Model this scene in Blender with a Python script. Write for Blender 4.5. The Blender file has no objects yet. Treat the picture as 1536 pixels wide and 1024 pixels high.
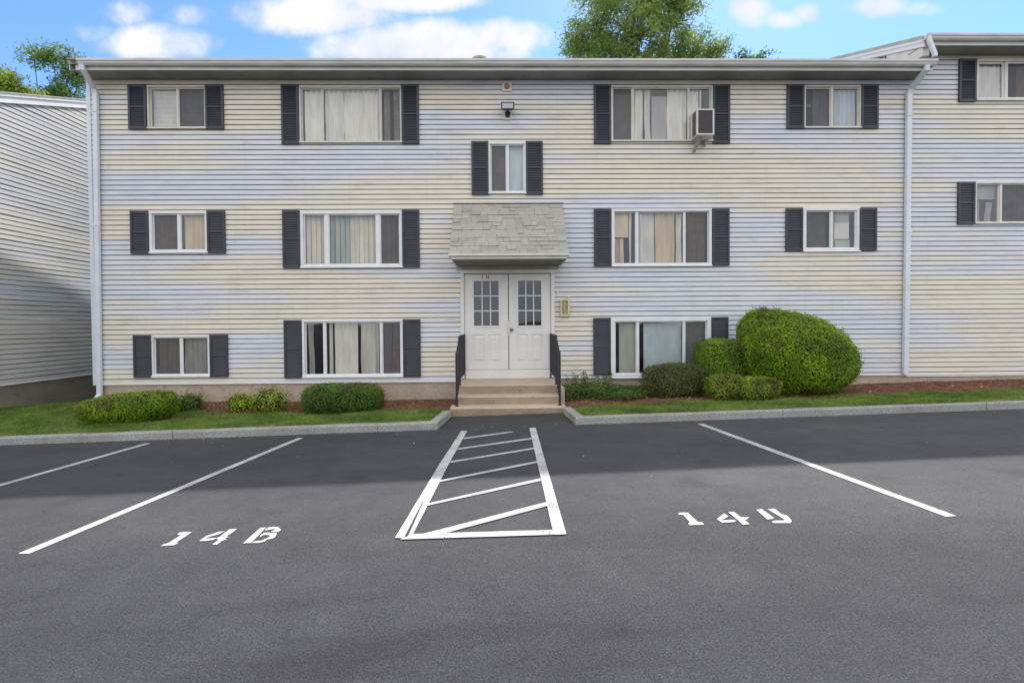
import bpy, math, random
import numpy as np
from mathutils import Vector, Matrix, noise
random.seed(7); rng = np.random.default_rng(7)
sc = bpy.context.scene
COL = sc.collection
def R(d): return math.radians(d)

# ------------------------------------------------------------------ helpers
LOC = {}
def empty(name, loc=(0, 0, 0)):
    o = bpy.data.objects.new(name, None); COL.objects.link(o)
    o.location = loc; o.empty_display_size = .2; LOC[o.name] = Vector(loc)
    return o
def attach(o, parent):
    if parent is not None:
        o.parent = parent
        base = LOC.get(parent.name, Vector((0, 0, 0)))
        o.matrix_parent_inverse = Matrix.Translation(-base)
    LOC[o.name] = Vector((0, 0, 0))
def tag(o, label=None, cat=None, group=None, kind=None):
    if label: o['label'] = label
    if cat: o['category'] = cat
    if group: o['group'] = group
    if kind: o['kind'] = kind
    return o
class MB:
    def __init__(s): s.v = []; s.f = []; s.m = []
    def quad(s, a, b, c, d, m=0):
        n = len(s.v); s.v += [a, b, c, d]; s.f.append((n, n+1, n+2, n+3)); s.m.append(m)
    def poly(s, pts, m=0):
        n = len(s.v); s.v += list(pts); s.f.append(tuple(range(n, n+len(pts)))); s.m.append(m)
    def box(s, x0, x1, y0, y1, z0, z1, m=0):
        n = len(s.v)
        s.v += [(x0,y0,z0),(x1,y0,z0),(x1,y1,z0),(x0,y1,z0),(x0,y0,z1),(x1,y0,z1),(x1,y1,z1),(x0,y1,z1)]
        for f in ((0,3,2,1),(4,5,6,7),(0,1,5,4),(1,2,6,5),(2,3,7,6),(3,0,4,7)):
            s.f.append(tuple(n+i for i in f)); s.m.append(m)
    def hexa(s, b, t, m=0):          # four bottom points, four top points
        n = len(s.v); s.v += list(b)+list(t)
        for f in ((0,3,2,1),(4,5,6,7),(0,1,5,4),(1,2,6,5),(2,3,7,6),(3,0,4,7)):
            s.f.append(tuple(n+i for i in f)); s.m.append(m)
    def extrude_x(s, prof, x0, x1, m=0):   # prof: (y,z) closed outline
        n = len(s.v); k = len(prof)
        s.v += [(x0, y, z) for y, z in prof]+[(x1, y, z) for y, z in prof]
        for i in range(k):
            j = (i+1) % k; s.f.append((n+i, n+j, n+k+j, n+k+i)); s.m.append(m)
        s.f.append(tuple(n+i for i in reversed(range(k)))); s.m.append(m)
        s.f.append(tuple(n+k+i for i in range(k))); s.m.append(m)
    def extrude_y(s, prof, y0, y1, m=0):   # prof: (x,z)
        n = len(s.v); k = len(prof)
        s.v += [(x, y0, z) for x, z in prof]+[(x, y1, z) for x, z in prof]
        for i in range(k):
            j = (i+1) % k; s.f.append((n+i, n+j, n+k+j, n+k+i)); s.m.append(m)
        s.f.append(tuple(n+i for i in range(k))); s.m.append(m)
        s.f.append(tuple(n+k+i for i in reversed(range(k)))); s.m.append(m)
    def tube(s, pts, r, n=8, m=0, r2=None):
        pts = [Vector(p) for p in pts]; rings = []
        for i, p in enumerate(pts):
            d = (pts[min(i+1, len(pts)-1)]-pts[max(i-1, 0)]).normalized()
            u = d.cross(Vector((0, 0, 1)));  u = u.normalized() if u.length > .05 else Vector((1, 0, 0))
            w = d.cross(u).normalized()
            rr = r if r2 is None else r+(r2-r)*i/(len(pts)-1)
            b = len(s.v); rings.append(b)
            s.v += [tuple(p+u*rr*math.cos(2*math.pi*k/n)+w*rr*math.sin(2*math.pi*k/n)) for k in range(n)]
        for a, b in zip(rings, rings[1:]):
            for k in range(n):
                s.f.append((a+k, a+(k+1) % n, b+(k+1) % n, b+k)); s.m.append(m)
        s.f.append(tuple(rings[0]+k for k in reversed(range(n)))); s.m.append(m)
        s.f.append(tuple(rings[-1]+k for k in range(n))); s.m.append(m)
    def duct(s, pts, w, d, m=0):     # rectangular pipe through points, w across X, d the other way
        rings = []
        for i, p in enumerate(pts):
            p = Vector(p); a = Vector(pts[max(i-1, 0)]); b = Vector(pts[min(i+1, len(pts)-1)])
            t = (b-a).normalized(); u = Vector((1, 0, 0)) - t*t.x
            u = u.normalized() if u.length > .2 else Vector((0, 0, 1))
            v = t.cross(u).normalized(); n = len(s.v); rings.append(n)
            c = .18
            for (su, sv) in ((1-c,1),(1,1-c),(1,-1+c),(1-c,-1),(-1+c,-1),(-1,-1+c),(-1,1-c),(-1+c,1)):
                s.v.append(tuple(p+u*su*w/2+v*sv*d/2))
        for a, b in zip(rings, rings[1:]):
            for k in range(8):
                s.f.append((a+k, a+(k+1) % 8, b+(k+1) % 8, b+k)); s.m.append(m)
        s.f.append(tuple(rings[0]+k for k in reversed(range(8)))); s.m.append(m)
        s.f.append(tuple(rings[-1]+k for k in range(8))); s.m.append(m)
    def build(s, name, mats, parent=None, bevel=0, smooth=False):
        me = bpy.data.meshes.new(name); me.from_pydata([tuple(p) for p in s.v], [], s.f)
        mats = mats if isinstance(mats, (list, tuple)) else [mats]
        for m in mats: me.materials.append(m)
        me.polygons.foreach_set('material_index', s.m)
        if smooth: me.polygons.foreach_set('use_smooth', [True]*len(s.f))
        me.update()
        o = bpy.data.objects.new(name, me); COL.objects.link(o); attach(o, parent)
        if bevel:
            b = o.modifiers.new('bevel', 'BEVEL'); b.width = bevel; b.segments = 2; b.limit_method = 'ANGLE'; b.angle_limit = R(40)
        return o
def np_mesh(name, V, F, mat, parent=None, k=4):
    me = bpy.data.meshes.new(name); nv = len(V); nf = len(F)
    me.vertices.add(nv); me.vertices.foreach_set('co', V.astype(np.float32).ravel())
    me.loops.add(nf*k); me.loops.foreach_set('vertex_index', F.astype(np.int32).ravel())
    me.polygons.add(nf); me.polygons.foreach_set('loop_start', np.arange(0, nf*k, k, dtype=np.int32))
    me.update(calc_edges=True); me.materials.append(mat)
    o = bpy.data.objects.new(name, me); COL.objects.link(o); attach(o, parent)
    return o

def gz(x, y): 
    return .025*max(-28, min(28, x)) - .02*(max(-28, min(14, y))+1.75)
# ------------------------------------------------------------------ materials
def newmat(name):
    m = bpy.data.materials.new(name); m.use_nodes = True
    nt = m.node_tree; b = nt.nodes['Principled BSDF']
    return m, nt, b
def N(nt, t, **kw):
    n = nt.nodes.new(t)
    for k, v in kw.items():
        if k in n.inputs.keys() if isinstance(k, str) else False: n.inputs[k].default_value = v
        else: setattr(n, k, v)
    return n
def L(nt, a, b): nt.links.new(a, b)
def mapping(nt, scale):
    g = nt.nodes.new('ShaderNodeNewGeometry'); mp = nt.nodes.new('ShaderNodeMapping')
    mp.inputs['Scale'].default_value = scale if hasattr(scale, '__len__') else (scale,)*3
    L(nt, g.outputs['Position'], mp.inputs['Vector']); return mp
def tex(nt, scale, detail=4, rough=.55, vec=None, mscale=(1, 1, 1)):
    mp = mapping(nt, mscale); n = nt.nodes.new('ShaderNodeTexNoise')
    n.inputs['Scale'].default_value = scale; n.inputs['Detail'].default_value = detail; n.inputs['Roughness'].default_value = rough
    L(nt, mp.outputs[0], n.inputs['Vector']); return n
def ramp(nt, src, stops):
    r = nt.nodes.new('ShaderNodeValToRGB'); e = r.color_ramp.elements
    while len(e) < len(stops): e.new(.5)
    for i, (p, c) in enumerate(stops):
        e[i].position = p; e[i].color = (*c, 1) if len(c) == 3 else c
    L(nt, src, r.inputs[0]); return r
def mixc(nt, fac, a, b, mode='MIX'):
    m = nt.nodes.new('ShaderNodeMix'); m.data_type = 'RGBA'; m.blend_type = mode
    for s, v in ((0, fac), (6, a), (7, b)):
        if hasattr(v, 'links'): L(nt, v, m.inputs[s])
        elif s == 0: m.inputs[0].default_value = v
        else: m.inputs[s].default_value = (*v, 1)
    return m.outputs[2]
def bump(nt, b, h, strength, dist=.01):
    n = nt.nodes.new('ShaderNodeBump'); n.inputs['Strength'].default_value = strength; n.inputs['Distance'].default_value = dist
    L(nt, h, n.inputs['Height']); L(nt, n.outputs[0], b.inputs['Normal'])
def plain(name, col, rough=.6, var=.12, nscale=6, bmp=0, metallic=0, spec=.4, mscale=(1,1,1)):
    m, nt, b = newmat(name)
    n = tex(nt, nscale, 5, .6, mscale=mscale)
    lo = tuple(c*(1-var) for c in col); hi = tuple(min(1, c*(1+var)) for c in col)
    r = ramp(nt, n.outputs[0], [(.3, lo), (.7, hi)]); L(nt, r.outputs[0], b.inputs['Base Color'])
    b.inputs['Roughness'].default_value = rough; b.inputs['Metallic'].default_value = metallic
    b.inputs['Specular IOR Level'].default_value = spec
    if bmp:
        n2 = tex(nt, nscale*12, 3, .6); bump(nt, b, n2.outputs[0], bmp)
    return m

def m_siding(name='vinyl_siding', cols=None):
    m, nt, b = newmat(name)
    g = nt.nodes.new('ShaderNodeNewGeometry'); s = nt.nodes.new('ShaderNodeSeparateXYZ'); L(nt, g.outputs['Position'], s.inputs[0])
    # weathering differs course by course: snap height to the courses
    sub = nt.nodes.new('ShaderNodeMath'); sub.operation = 'SUBTRACT'; sub.inputs[1].default_value = .375; L(nt, s.outputs[2], sub.inputs[0])
    sn = nt.nodes.new('ShaderNodeMath'); sn.operation = 'SNAP'; sn.inputs[1].default_value = .102; L(nt, sub.outputs[0], sn.inputs[0])
    def field(sx, sz, scale, off, detail=2):
        c = nt.nodes.new('ShaderNodeCombineXYZ')
        a = nt.nodes.new('ShaderNodeMath'); a.operation = 'MULTIPLY'; a.inputs[1].default_value = sx; L(nt, s.outputs[0], a.inputs[0])
        y = nt.nodes.new('ShaderNodeMath'); y.operation = 'MULTIPLY'; y.inputs[1].default_value = sx; L(nt, s.outputs[1], y.inputs[0])
        z = nt.nodes.new('ShaderNodeMath'); z.operation = 'MULTIPLY'; z.inputs[1].default_value = sz; L(nt, sn.outputs[0], z.inputs[0])
        zo = nt.nodes.new('ShaderNodeMath'); zo.operation = 'ADD'; zo.inputs[1].default_value = off; L(nt, z.outputs[0], zo.inputs[0])
        L(nt, a.outputs[0], c.inputs[0]); L(nt, y.outputs[0], c.inputs[1]); L(nt, zo.outputs[0], c.inputs[2])
        n = nt.nodes.new('ShaderNodeTexNoise'); n.inputs['Scale'].default_value = scale; n.inputs['Detail'].default_value = detail
        L(nt, c.outputs[0], n.inputs['Vector']); return n
    big = field(.12, 1.35, 1.0, 3.1, 2)
    r = ramp(nt, big.outputs[0], cols or [(.40, (.60, .635, .705)), (.485, (.65, .66, .69)), (.53, (.70, .665, .585)), (.64, (.725, .675, .56))])
    fine = field(1.3, 6.0, 1.0, 9, 3)
    r2 = ramp(nt, fine.outputs[0], [(.3, (.93, .93, .94)), (.7, (1.04, 1.03, 1.0))])
    c = mixc(nt, 1, r.outputs[0], r2.outputs[0], 'MULTIPLY')
    grime = tex(nt, 1.0, 6, .65, mscale=(1.2, 1.2, 5))
    r3 = ramp(nt, grime.outputs[0], [(.28, (.83, .82, .80)), (.46, (1, 1, 1))])
    c = mixc(nt, 1, c, r3.outputs[0], 'MULTIPLY')
    streak = tex(nt, 1.0, 5, .7, mscale=(7, 7, .35))
    r4 = ramp(nt, streak.outputs[0], [(.30, (.95, .945, .94)), (.45, (1, 1, 1))])
    c = mixc(nt, 1, c, r4.outputs[0], 'MULTIPLY')
    L(nt, c, b.inputs['Base Color']); b.inputs['Roughness'].default_value = .55
    n2 = tex(nt, 3, 3, .5, mscale=(1, 1, 14)); bump(nt, b, n2.outputs[0], .25, .01)
    return m
def m_asphalt():
    m, nt, b = newmat('asphalt')
    fine = tex(nt, 120, 4, .8); big = tex(nt, .45, 5, .6, mscale=(.55, 1.6, 1)); mid = tex(nt, 3.2, 5, .65)
    r1 = ramp(nt, fine.outputs[0], [(.32, (.35, .35, .36)), (.48, (.92, .92, .92)), (.64, (1.9, 1.86, 1.8))])
    r2 = ramp(nt, big.outputs[0], [(.3, (.053, .055, .061)), (.6, (.069, .071, .077)), (.72, (.080, .082, .087))])
    r3 = ramp(nt, mid.outputs[0], [(.3, (.86, .86, .87)), (.7, (1.12, 1.12, 1.10))])
    c = mixc(nt, 1, r2.outputs[0], r3.outputs[0], 'MULTIPLY')
    # fresh sealer near the kerb is smoother than the worn lane nearer the road
    g = nt.nodes.new('ShaderNodeNewGeometry'); s = nt.nodes.new('ShaderNodeSeparateXYZ'); L(nt, g.outputs['Position'], s.inputs[0])
    w = nt.nodes.new('ShaderNodeMapRange'); w.inputs[1].default_value = -4.2; w.inputs[2].default_value = -6.6; L(nt, s.outputs[1], w.inputs[0])
    w.inputs[3].default_value = .45; w.inputs[4].default_value = 1.0
    c = mixc(nt, w.outputs[0], c, mixc(nt, 1, c, r1.outputs[0], 'MULTIPLY'))
    # darker towards the road and towards the left, fading in patches
    ls = tex(nt, .35, 4, .55, mscale=(.6, 1, 1)); wx = nt.nodes.new('ShaderNodeMapRange'); wx.inputs[1].default_value = -6.0; wx.inputs[2].default_value = -7.6; wx.inputs[3].default_value = .0; wx.inputs[4].default_value = .62; L(nt, s.outputs[1], wx.inputs[0])
    lx = nt.nodes.new('ShaderNodeMapRange'); lx.inputs[1].default_value = 4.0; lx.inputs[2].default_value = -2.5; lx.inputs[3].default_value = 0; lx.inputs[4].default_value = .5; L(nt, s.outputs[0], lx.inputs[0])
    sm_ = nt.nodes.new('ShaderNodeMath'); sm_.operation = 'ADD'; L(nt, wx.outputs[0], sm_.inputs[0]); L(nt, lx.outputs[0], sm_.inputs[1])
    sn_ = nt.nodes.new('ShaderNodeMath'); sn_.operation = 'MULTIPLY_ADD'; L(nt, ls.outputs[0], sn_.inputs[0]); sn_.inputs[1].default_value = 1.2; sn_.use_clamp = True
    sb_ = nt.nodes.new('ShaderNodeMath'); sb_.operation = 'SUBTRACT'; L(nt, sm_.outputs[0], sb_.inputs[0]); sb_.inputs[1].default_value = .5; L(nt, sb_.outputs[0], sn_.inputs[2])
    c = mixc(nt, sn_.outputs[0], c, mixc(nt, 1, c, (.56, .56, .60), 'MULTIPLY'))
    for (ox, oy, orr) in ((-3.9, -5.3, .22), (-1.55, -5.0, .16), (1.7, -5.55, .20), (2.05, -4.9, .12), (-4.2, -4.6, .14), (4.6, -5.6, .24)):
        dd = nt.nodes.new('ShaderNodeVectorMath'); dd.operation = 'DISTANCE'; L(nt, g.outputs['Position'], dd.inputs[0]); dd.inputs[1].default_value = (ox, oy, gz(ox, oy))
        o1 = nt.nodes.new('ShaderNodeMath'); o1.operation = 'MULTIPLY_ADD'; L(nt, mid.outputs[0], o1.inputs[0]); o1.inputs[1].default_value = .35; L(nt, dd.outputs['Value'], o1.inputs[2])
        o2 = nt.nodes.new('ShaderNodeMapRange'); o2.inputs[1].default_value = orr+.17; o2.inputs[2].default_value = orr*.4+.15; o2.inputs[3].default_value = 0; o2.inputs[4].default_value = .38; L(nt, o1.outputs[0], o2.inputs[0])
        c = mixc(nt, o2.outputs[0], c, (.03, .03, .032))
    # dark scuffed tyre arc across the lane
    wv = tex(nt, .8, 4, .6, mscale=(.5, 2.4, 1)); r4 = ramp(nt, wv.outputs[0], [(.34, (.74, .74, .75)), (.46, (1, 1, 1))])
    w2 = nt.nodes.new('ShaderNodeMapRange'); w2.inputs[1].default_value = -6.3; w2.inputs[2].default_value = -6.9; L(nt, s.outputs[1], w2.inputs[0])
    c = mixc(nt, w2.outputs[0], c, mixc(nt, 1, c, r4.outputs[0], 'MULTIPLY'))
    # rare pale grit specks
    vor = nt.nodes.new('ShaderNodeTexVoronoi'); vor.inputs['Scale'].default_value = 14; mp = mapping(nt, 1); L(nt, mp.outputs[0], vor.inputs['Vector'])
    r5 = ramp(nt, vor.outputs['Distance'], [(.025, (1, 1, 1)), (.04, (0, 0, 0))])
    pick = tex(nt, 9, 2); r6 = ramp(nt, pick.outputs[0], [(.62, (0, 0, 0)), (.66, (1, 1, 1))])
    c = mixc(nt, mixc(nt, 1, r5.outputs[0], r6.outputs[0], 'MULTIPLY'), c, (.2, .19, .17))
    L(nt, c, b.inputs['Base Color']); b.inputs['Roughness'].default_value = .88; b.inputs['Specular IOR Level'].default_value = .3
    bump(nt, b, fine.outputs[0], .55, .006)
    return m
def m_leaf(name, dark, light, clump=3.0, fine=40, trans=.3):
    m, nt, b = newmat(name)
    a = tex(nt, clump, 3, .6); f = tex(nt, fine, 2, .6)
    ad = nt.nodes.new('ShaderNodeMath'); ad.operation = 'MULTIPLY_ADD'; L(nt, f.outputs[0], ad.inputs[0]); ad.inputs[1].default_value = .9; 
    s2 = nt.nodes.new('ShaderNodeMath'); s2.operation = 'SUBTRACT'; L(nt, a.outputs[0], s2.inputs[0]); s2.inputs[1].default_value = .45
    L(nt, s2.outputs[0], ad.inputs[2])
    r = ramp(nt, ad.outputs[0], [(.25, dark), (.68, light)])
    if name in ('bright_leaf', 'mid_leaf', 'yellow_leaf'):
        od = tex(nt, 60, 1, .5); oc = tex(nt, 2.6, 3, .6); om = nt.nodes.new('ShaderNodeMath'); om.operation = 'ADD'; L(nt, od.outputs[0], om.inputs[0]); L(nt, oc.outputs[0], om.inputs[1])
        orr = ramp(nt, om.outputs[0], [(.53, (0, 0, 0)), (.60, (.8, .8, .8))]); om.operation = 'MULTIPLY_ADD'; om.inputs[1].default_value = .5; hh = nt.nodes.new('ShaderNodeMath'); hh.operation = 'MULTIPLY'; hh.inputs[1].default_value = .5; L(nt, oc.outputs[0], hh.inputs[0]); L(nt, hh.outputs[0], om.inputs[2])
        mc = mixc(nt, orr.outputs[0], r.outputs[0], (.13, .12, .03))
    else: mc = r.outputs[0]
    L(nt, mc, b.inputs['Base Color']); b.inputs['Roughness'].default_value = .5; b.inputs['Specular IOR Level'].default_value = .35
    t = nt.nodes.new('ShaderNodeBsdfTranslucent'); L(nt, mc, t.inputs[0])
    mx = nt.nodes.new('ShaderNodeMixShader'); mx.inputs[0].default_value = trans
    out = nt.nodes['Material Output']; L(nt, b.outputs[0], mx.inputs[1]); L(nt, t.outputs[0], mx.inputs[2]); L(nt, mx.outputs[0], out.inputs[0])
    return m
def m_glass(name='window_glass', refl=.0, tint=(.95, .95, .93)):
    m, nt, b = newmat(name); nt.nodes.remove(b)
    tr = nt.nodes.new('ShaderNodeBsdfTransparent'); tr.inputs[0].default_value = (*tint, 1)
    gl = nt.nodes.new('ShaderNodeBsdfGlossy'); gl.inputs['Roughness'].default_value = .02; gl.inputs[0].default_value = (.9, .93, 1, 1)
    n = tex(nt, 1.6, 2); bp = nt.nodes.new('ShaderNodeBump'); bp.inputs['Strength'].default_value = .08; bp.inputs['Distance'].default_value = .05
    L(nt, n.outputs[0], bp.inputs['Height']); L(nt, bp.outputs[0], gl.inputs['Normal'])
    lw = nt.nodes.new('ShaderNodeFresnel'); lw.inputs[0].default_value = 1.5
    gb = nt.nodes.new('ShaderNodeNewGeometry'); inv = nt.nodes.new('ShaderNodeMath'); inv.operation = 'SUBTRACT'; inv.inputs[0].default_value = 1.9+refl; L(nt, gb.outputs['Backfacing'], inv.inputs[1])
    i2 = nt.nodes.new('ShaderNodeMath'); i2.operation = 'MULTIPLY'; L(nt, inv.outputs[0], i2.inputs[0]); i3 = nt.nodes.new('ShaderNodeMath'); i3.operation = 'SUBTRACT'; i3.inputs[0].default_value = 1; L(nt, gb.outputs['Backfacing'], i3.inputs[1]); L(nt, i3.outputs[0], i2.inputs[1])
    ad = nt.nodes.new('ShaderNodeMath'); ad.operation = 'MULTIPLY'; L(nt, i2.outputs[0], ad.inputs[1]); L(nt, lw.outputs[0], ad.inputs[0])
    mx = nt.nodes.new('ShaderNodeMixShader'); L(nt, ad.outputs[0], mx.inputs[0]); L(nt, tr.outputs[0], mx.inputs[1]); L(nt, gl.outputs[0], mx.inputs[2])
    L(nt, mx.outputs[0], nt.nodes['Material Output'].inputs[0]); return m
def m_screen():
    m, nt, b = newmat('insect_mesh'); tr = nt.nodes.new('ShaderNodeBsdfTransparent')
    b.inputs['Base Color'].default_value = (.12, .12, .125, 1); b.inputs['Roughness'].default_value = .8
    n = tex(nt, 5, 3); r = ramp(nt, n.outputs[0], [(.3, (.48, .48, .48)), (.7, (.62, .62, .62))])
    mx = nt.nodes.new('ShaderNodeMixShader'); L(nt, r.outputs[0], mx.inputs[0]); L(nt, tr.outputs[0], mx.inputs[1]); L(nt, b.outputs[0], mx.inputs[2])
    L(nt, mx.outputs[0], nt.nodes['Material Output'].inputs[0]); return m
def m_shingle():
    m, nt, b = newmat('shingles')
    g = nt.nodes.new('ShaderNodeNewGeometry'); s = nt.nodes.new('ShaderNodeSeparateXYZ'); L(nt, g.outputs['Position'], s.inputs[0])
    def mul(x, k):
        a = nt.nodes.new('ShaderNodeMath'); a.operation = 'MULTIPLY'; a.inputs[1].default_value = k; L(nt, x, a.inputs[0]); return a.outputs[0]
    c = nt.nodes.new('ShaderNodeCombineXYZ'); L(nt, s.outputs[0], c.inputs[0]); L(nt, mul(s.outputs[2], 1.05), c.inputs[1])
    br = nt.nodes.new('ShaderNodeTexBrick'); br.inputs['Scale'].default_value = 1; br.inputs['Brick Width'].default_value = .23; br.inputs['Row Height'].default_value = .128
    br.inputs['Mortar Size'].default_value = .004; br.inputs['Color1'].default_value = (.37, .365, .335, 1); br.inputs['Color2'].default_value = (.44, .43, .395, 1); br.inputs['Mortar'].default_value = (.22, .22, .21, 1)
    br.offset = .37; L(nt, c.outputs[0], br.inputs['Vector'])
    f = tex(nt, 60, 3, .7); r = ramp(nt, f.outputs[0], [(.3, (.8, .8, .8)), (.7, (1.15, 1.15, 1.13))])
    L(nt, mixc(nt, 1, br.outputs[0], r.outputs[0], 'MULTIPLY'), b.inputs['Base Color']); b.inputs['Roughness'].default_value = .95
    return m
def m_paint():
    m, nt, b = newmat('road_paint')
    f = tex(nt, 70, 3, .7); g = tex(nt, 4, 5, .7)
    r = ramp(nt, g.outputs[0], [(.3, (.33, .33, .325)), (.6, (.50, .50, .49))])
    L(nt, r.outputs[0], b.inputs['Base Color']); b.inputs['Roughness'].default_value = .75
    # worn pinholes where the asphalt shows
    tr = nt.nodes.new('ShaderNodeBsdfTransparent'); mul = nt.nodes.new('ShaderNodeMath'); mul.operation = 'ADD'; L(nt, f.outputs[0], mul.inputs[0])
    g2 = nt.nodes.new('ShaderNodeMath'); g2.operation = 'MULTIPLY'; g2.inputs[1].default_value = .35; L(nt, g.outputs[0], g2.inputs[0]); L(nt, g2.outputs[0], mul.inputs[1])
    rr = ramp(nt, mul.outputs[0], [(.485, (0, 0, 0)), (.56, (1, 1, 1))])
    mx = nt.nodes.new('ShaderNodeMixShader'); L(nt, rr.outputs[0], mx.inputs[0]); L(nt, tr.outputs[0], mx.inputs[1]); L(nt, b.outputs[0], mx.inputs[2])
    L(nt, mx.outputs[0], nt.nodes['Material Output'].inputs[0]); return m
def m_granite():
    m, nt, b = newmat('granite')
    f = tex(nt, 45, 4, .8); g = tex(nt, 3, 5, .65)
    r = ramp(nt, f.outputs[0], [(.32, (.17, .17, .165)), (.5, (.31, .31, .30)), (.66, (.48, .48, .465))])
    r2 = ramp(nt, g.outputs[0], [(.3, (.78, .77, .74)), (.7, (1.1, 1.1, 1.1))])
    L(nt, mixc(nt, 1, r.outputs[0], r2.outputs[0], 'MULTIPLY'), b.inputs['Base Color']); b.inputs['Roughness'].default_value = .85
    bump(nt, b, f.outputs[0], .6, .012); return m
def m_concrete(name, a, c2, dirt):
    m, nt, b = newmat(name)
    f = tex(nt, 30, 4, .75); g = tex(nt, 1.7, 6, .65, mscale=(1, 1, 1.6)); d = tex(nt, 5, 6, .7)
    r = ramp(nt, g.outputs[0], [(.3, a), (.7, c2)]); r2 = ramp(nt, f.outputs[0], [(.3, (.86, .86, .86)), (.7, (1.1, 1.1, 1.1))])
    c = mixc(nt, 1, r.outputs[0], r2.outputs[0], 'MULTIPLY')
    r3 = ramp(nt, d.outputs[0], [(.58, (0, 0, 0)), (.72, (.8, .8, .8))])
    c = mixc(nt, r3.outputs[0], c, dirt)
    L(nt, c, b.inputs['Base Color']); b.inputs['Roughness'].default_value = .92; bump(nt, b, f.outputs[0], .35, .008); return m
def m_ground(name, cols, scale, fine):
    m, nt, b = newmat(name)
    g = tex(nt, scale, 6, .7); f = tex(nt, fine, 4, .75)
    r = ramp(nt, g.outputs[0], [(.3, cols[0]), (.5, cols[1]), (.7, cols[2])])
    r2 = ramp(nt, f.outputs[0], [(.3, (.6, .6, .6)), (.7, (1.35, 1.35, 1.35))])
    L(nt, mixc(nt, 1, r.outputs[0], r2.outputs[0], 'MULTIPLY'), b.inputs['Base Color']); b.inputs['Roughness'].default_value = .95
    bump(nt, b, f.outputs[0], .8, .02); return m
def m_cloth(name, col, var=.1):
    m, nt, b = newmat(name)
    n = tex(nt, 2.2, 4, .6, mscale=(3, 1, .8))
    r = ramp(nt, n.outputs[0], [(.3, tuple(c*(1-var*1.6) for c in col)), (.7, tuple(min(1, c*(1+var)) for c in col))])
    L(nt, r.outputs[0], b.inputs['Base Color']); b.inputs['Roughness'].default_value = .9; return m

SID = m_siding(); SID2 = m_siding('neighbour_siding', [(.40, (.45, .465, .495)), (.485, (.47, .475, .485)), (.53, (.49, .485, .465)), (.64, (.51, .495, .46))])
GROOVE = plain('groove_shade', (.22, .215, .205), .8, .2, 8)  # dark groove colour paints in the shadow line under each lap
ASPH = m_asphalt(); PAINT = m_paint(); GRAN = m_granite()
CREAM = plain('cream_trim', (.66, .635, .575), .5, .1, 5)
WHITE = plain('white_trim', (.74, .745, .75), .45, .06, 4)
DOORP = plain('door_paint', (.70, .69, .66), .5, .07, 2.5)
PIPE = plain('white_pipe', (.66, .70, .76), .4, .07, 3)
GUT = plain('gutter_metal', (.60, .59, .57), .5, .16, 1.8, mscale=(1, 1, 8))
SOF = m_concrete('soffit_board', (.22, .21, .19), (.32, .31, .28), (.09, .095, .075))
SHUT = plain('shutter_plastic', (.040, .046, .056), .5, .15, 5)
IRON = plain('painted_iron', (.022, .024, .03), .45, .25, 20)
GLASS = m_glass(); GLASSD = m_glass('dim_glass', .0, (.55, .56, .55))
SCREEN = m_screen()
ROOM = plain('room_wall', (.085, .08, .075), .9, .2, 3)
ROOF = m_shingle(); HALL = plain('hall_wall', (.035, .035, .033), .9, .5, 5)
FOUND = m_concrete('foundation_concrete', (.36, .29, .215), (.48, .41, .325), (.24, .17, .11))
STEP = m_concrete('step_concrete', (.25, .195, .13), (.36, .29, .20), (.14, .11, .08)); TREAD = m_concrete('pale_tread', (.43, .345, .245), (.56, .46, .335), (.26, .21, .15))  # tread tops and nosings are paler than the risers
LAWNM = m_ground('lawn_soil', ((.05, .10, .018), (.085, .15, .03), (.14, .19, .045)), 2.2, 60)
MULCH = m_ground('mulch', ((.07, .028, .015), (.15, .062, .035), (.24, .12, .07)), 5, 45)
CHIP = plain('bark_chip', (.24, .115, .065), .9, .55, 25)
DRYLEAF = plain('dry_leaf', (.36, .24, .13), .8, .4, 8)
SOIL = m_ground('soil', ((.05, .045, .03), (.08, .07, .05), (.11, .10, .07)), .5, 12)
BARK = plain('bark', (.09, .07, .055), .9, .35, 14, bmp=.6)
CURT = {'white': m_cloth('white_curtain', (.84, .82, .78)), 'cream': m_cloth('cream_curtain', (.80, .73, .60)), 'beige': m_cloth('beige_curtain', (.68, .56, .40)),
        'taupe': m_cloth('taupe_curtain', (.44, .35, .27)), 'grey': m_cloth('grey_curtain', (.40, .39, .39)), 'blue': m_cloth('blue_shade', (.52, .60, .66)),
        'teal': m_cloth('teal_shade', (.44, .48, .42)), 'pale': m_cloth('pale_shade', (.70, .69, .66)), 'violet': m_cloth('violet_curtain', (.34, .33, .37))}

# ------------------------------------------------------------------ ground
KY = -2.8                               # kerb face
_bx = [-40, -12, -8.25, -4.5, -1, 1.3, 7.6, 11, 28, 60]; _bz = [-.6, -.10, -.03, -.054, -.034, .045, .205, .275, .66, .7]
def bedz(x, y):
    zb = float(np.interp(x, _bx, _bz)); zk = .025*max(-28, min(28, x))+.02+.095
    if y <= 0:
        t = min(1, max(0, y/-2.67)); t = t**1.3
        z = zb+(zk-zb)*t
    else:
        z = zb-.10*y
    z += .012*noise.noise(Vector((x*1.3, y*1.3, 2)))
    return max(z, gz(x, y)+.03)
def sheet(name, xs, ys, zf, mat):
    V = [(x, y, zf(x, y)) for y in ys for x in xs]; nx = len(xs); F = []
    for j in range(len(ys)-1):
        for i in range(nx-1):
            a = j*nx+i; F.append((a, a+1, a+nx+1, a+nx))
    me = bpy.data.meshes.new(name); me.from_pydata(V, [], F); me.materials.append(mat)
    me.polygons.foreach_set('use_smooth', [True]*len(F))
    o = bpy.data.objects.new(name, me); COL.objects.link(o); return o
gx = [-600, -200, -80, -28, -10, 0, 10, 28, 80, 200, 600]
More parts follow.
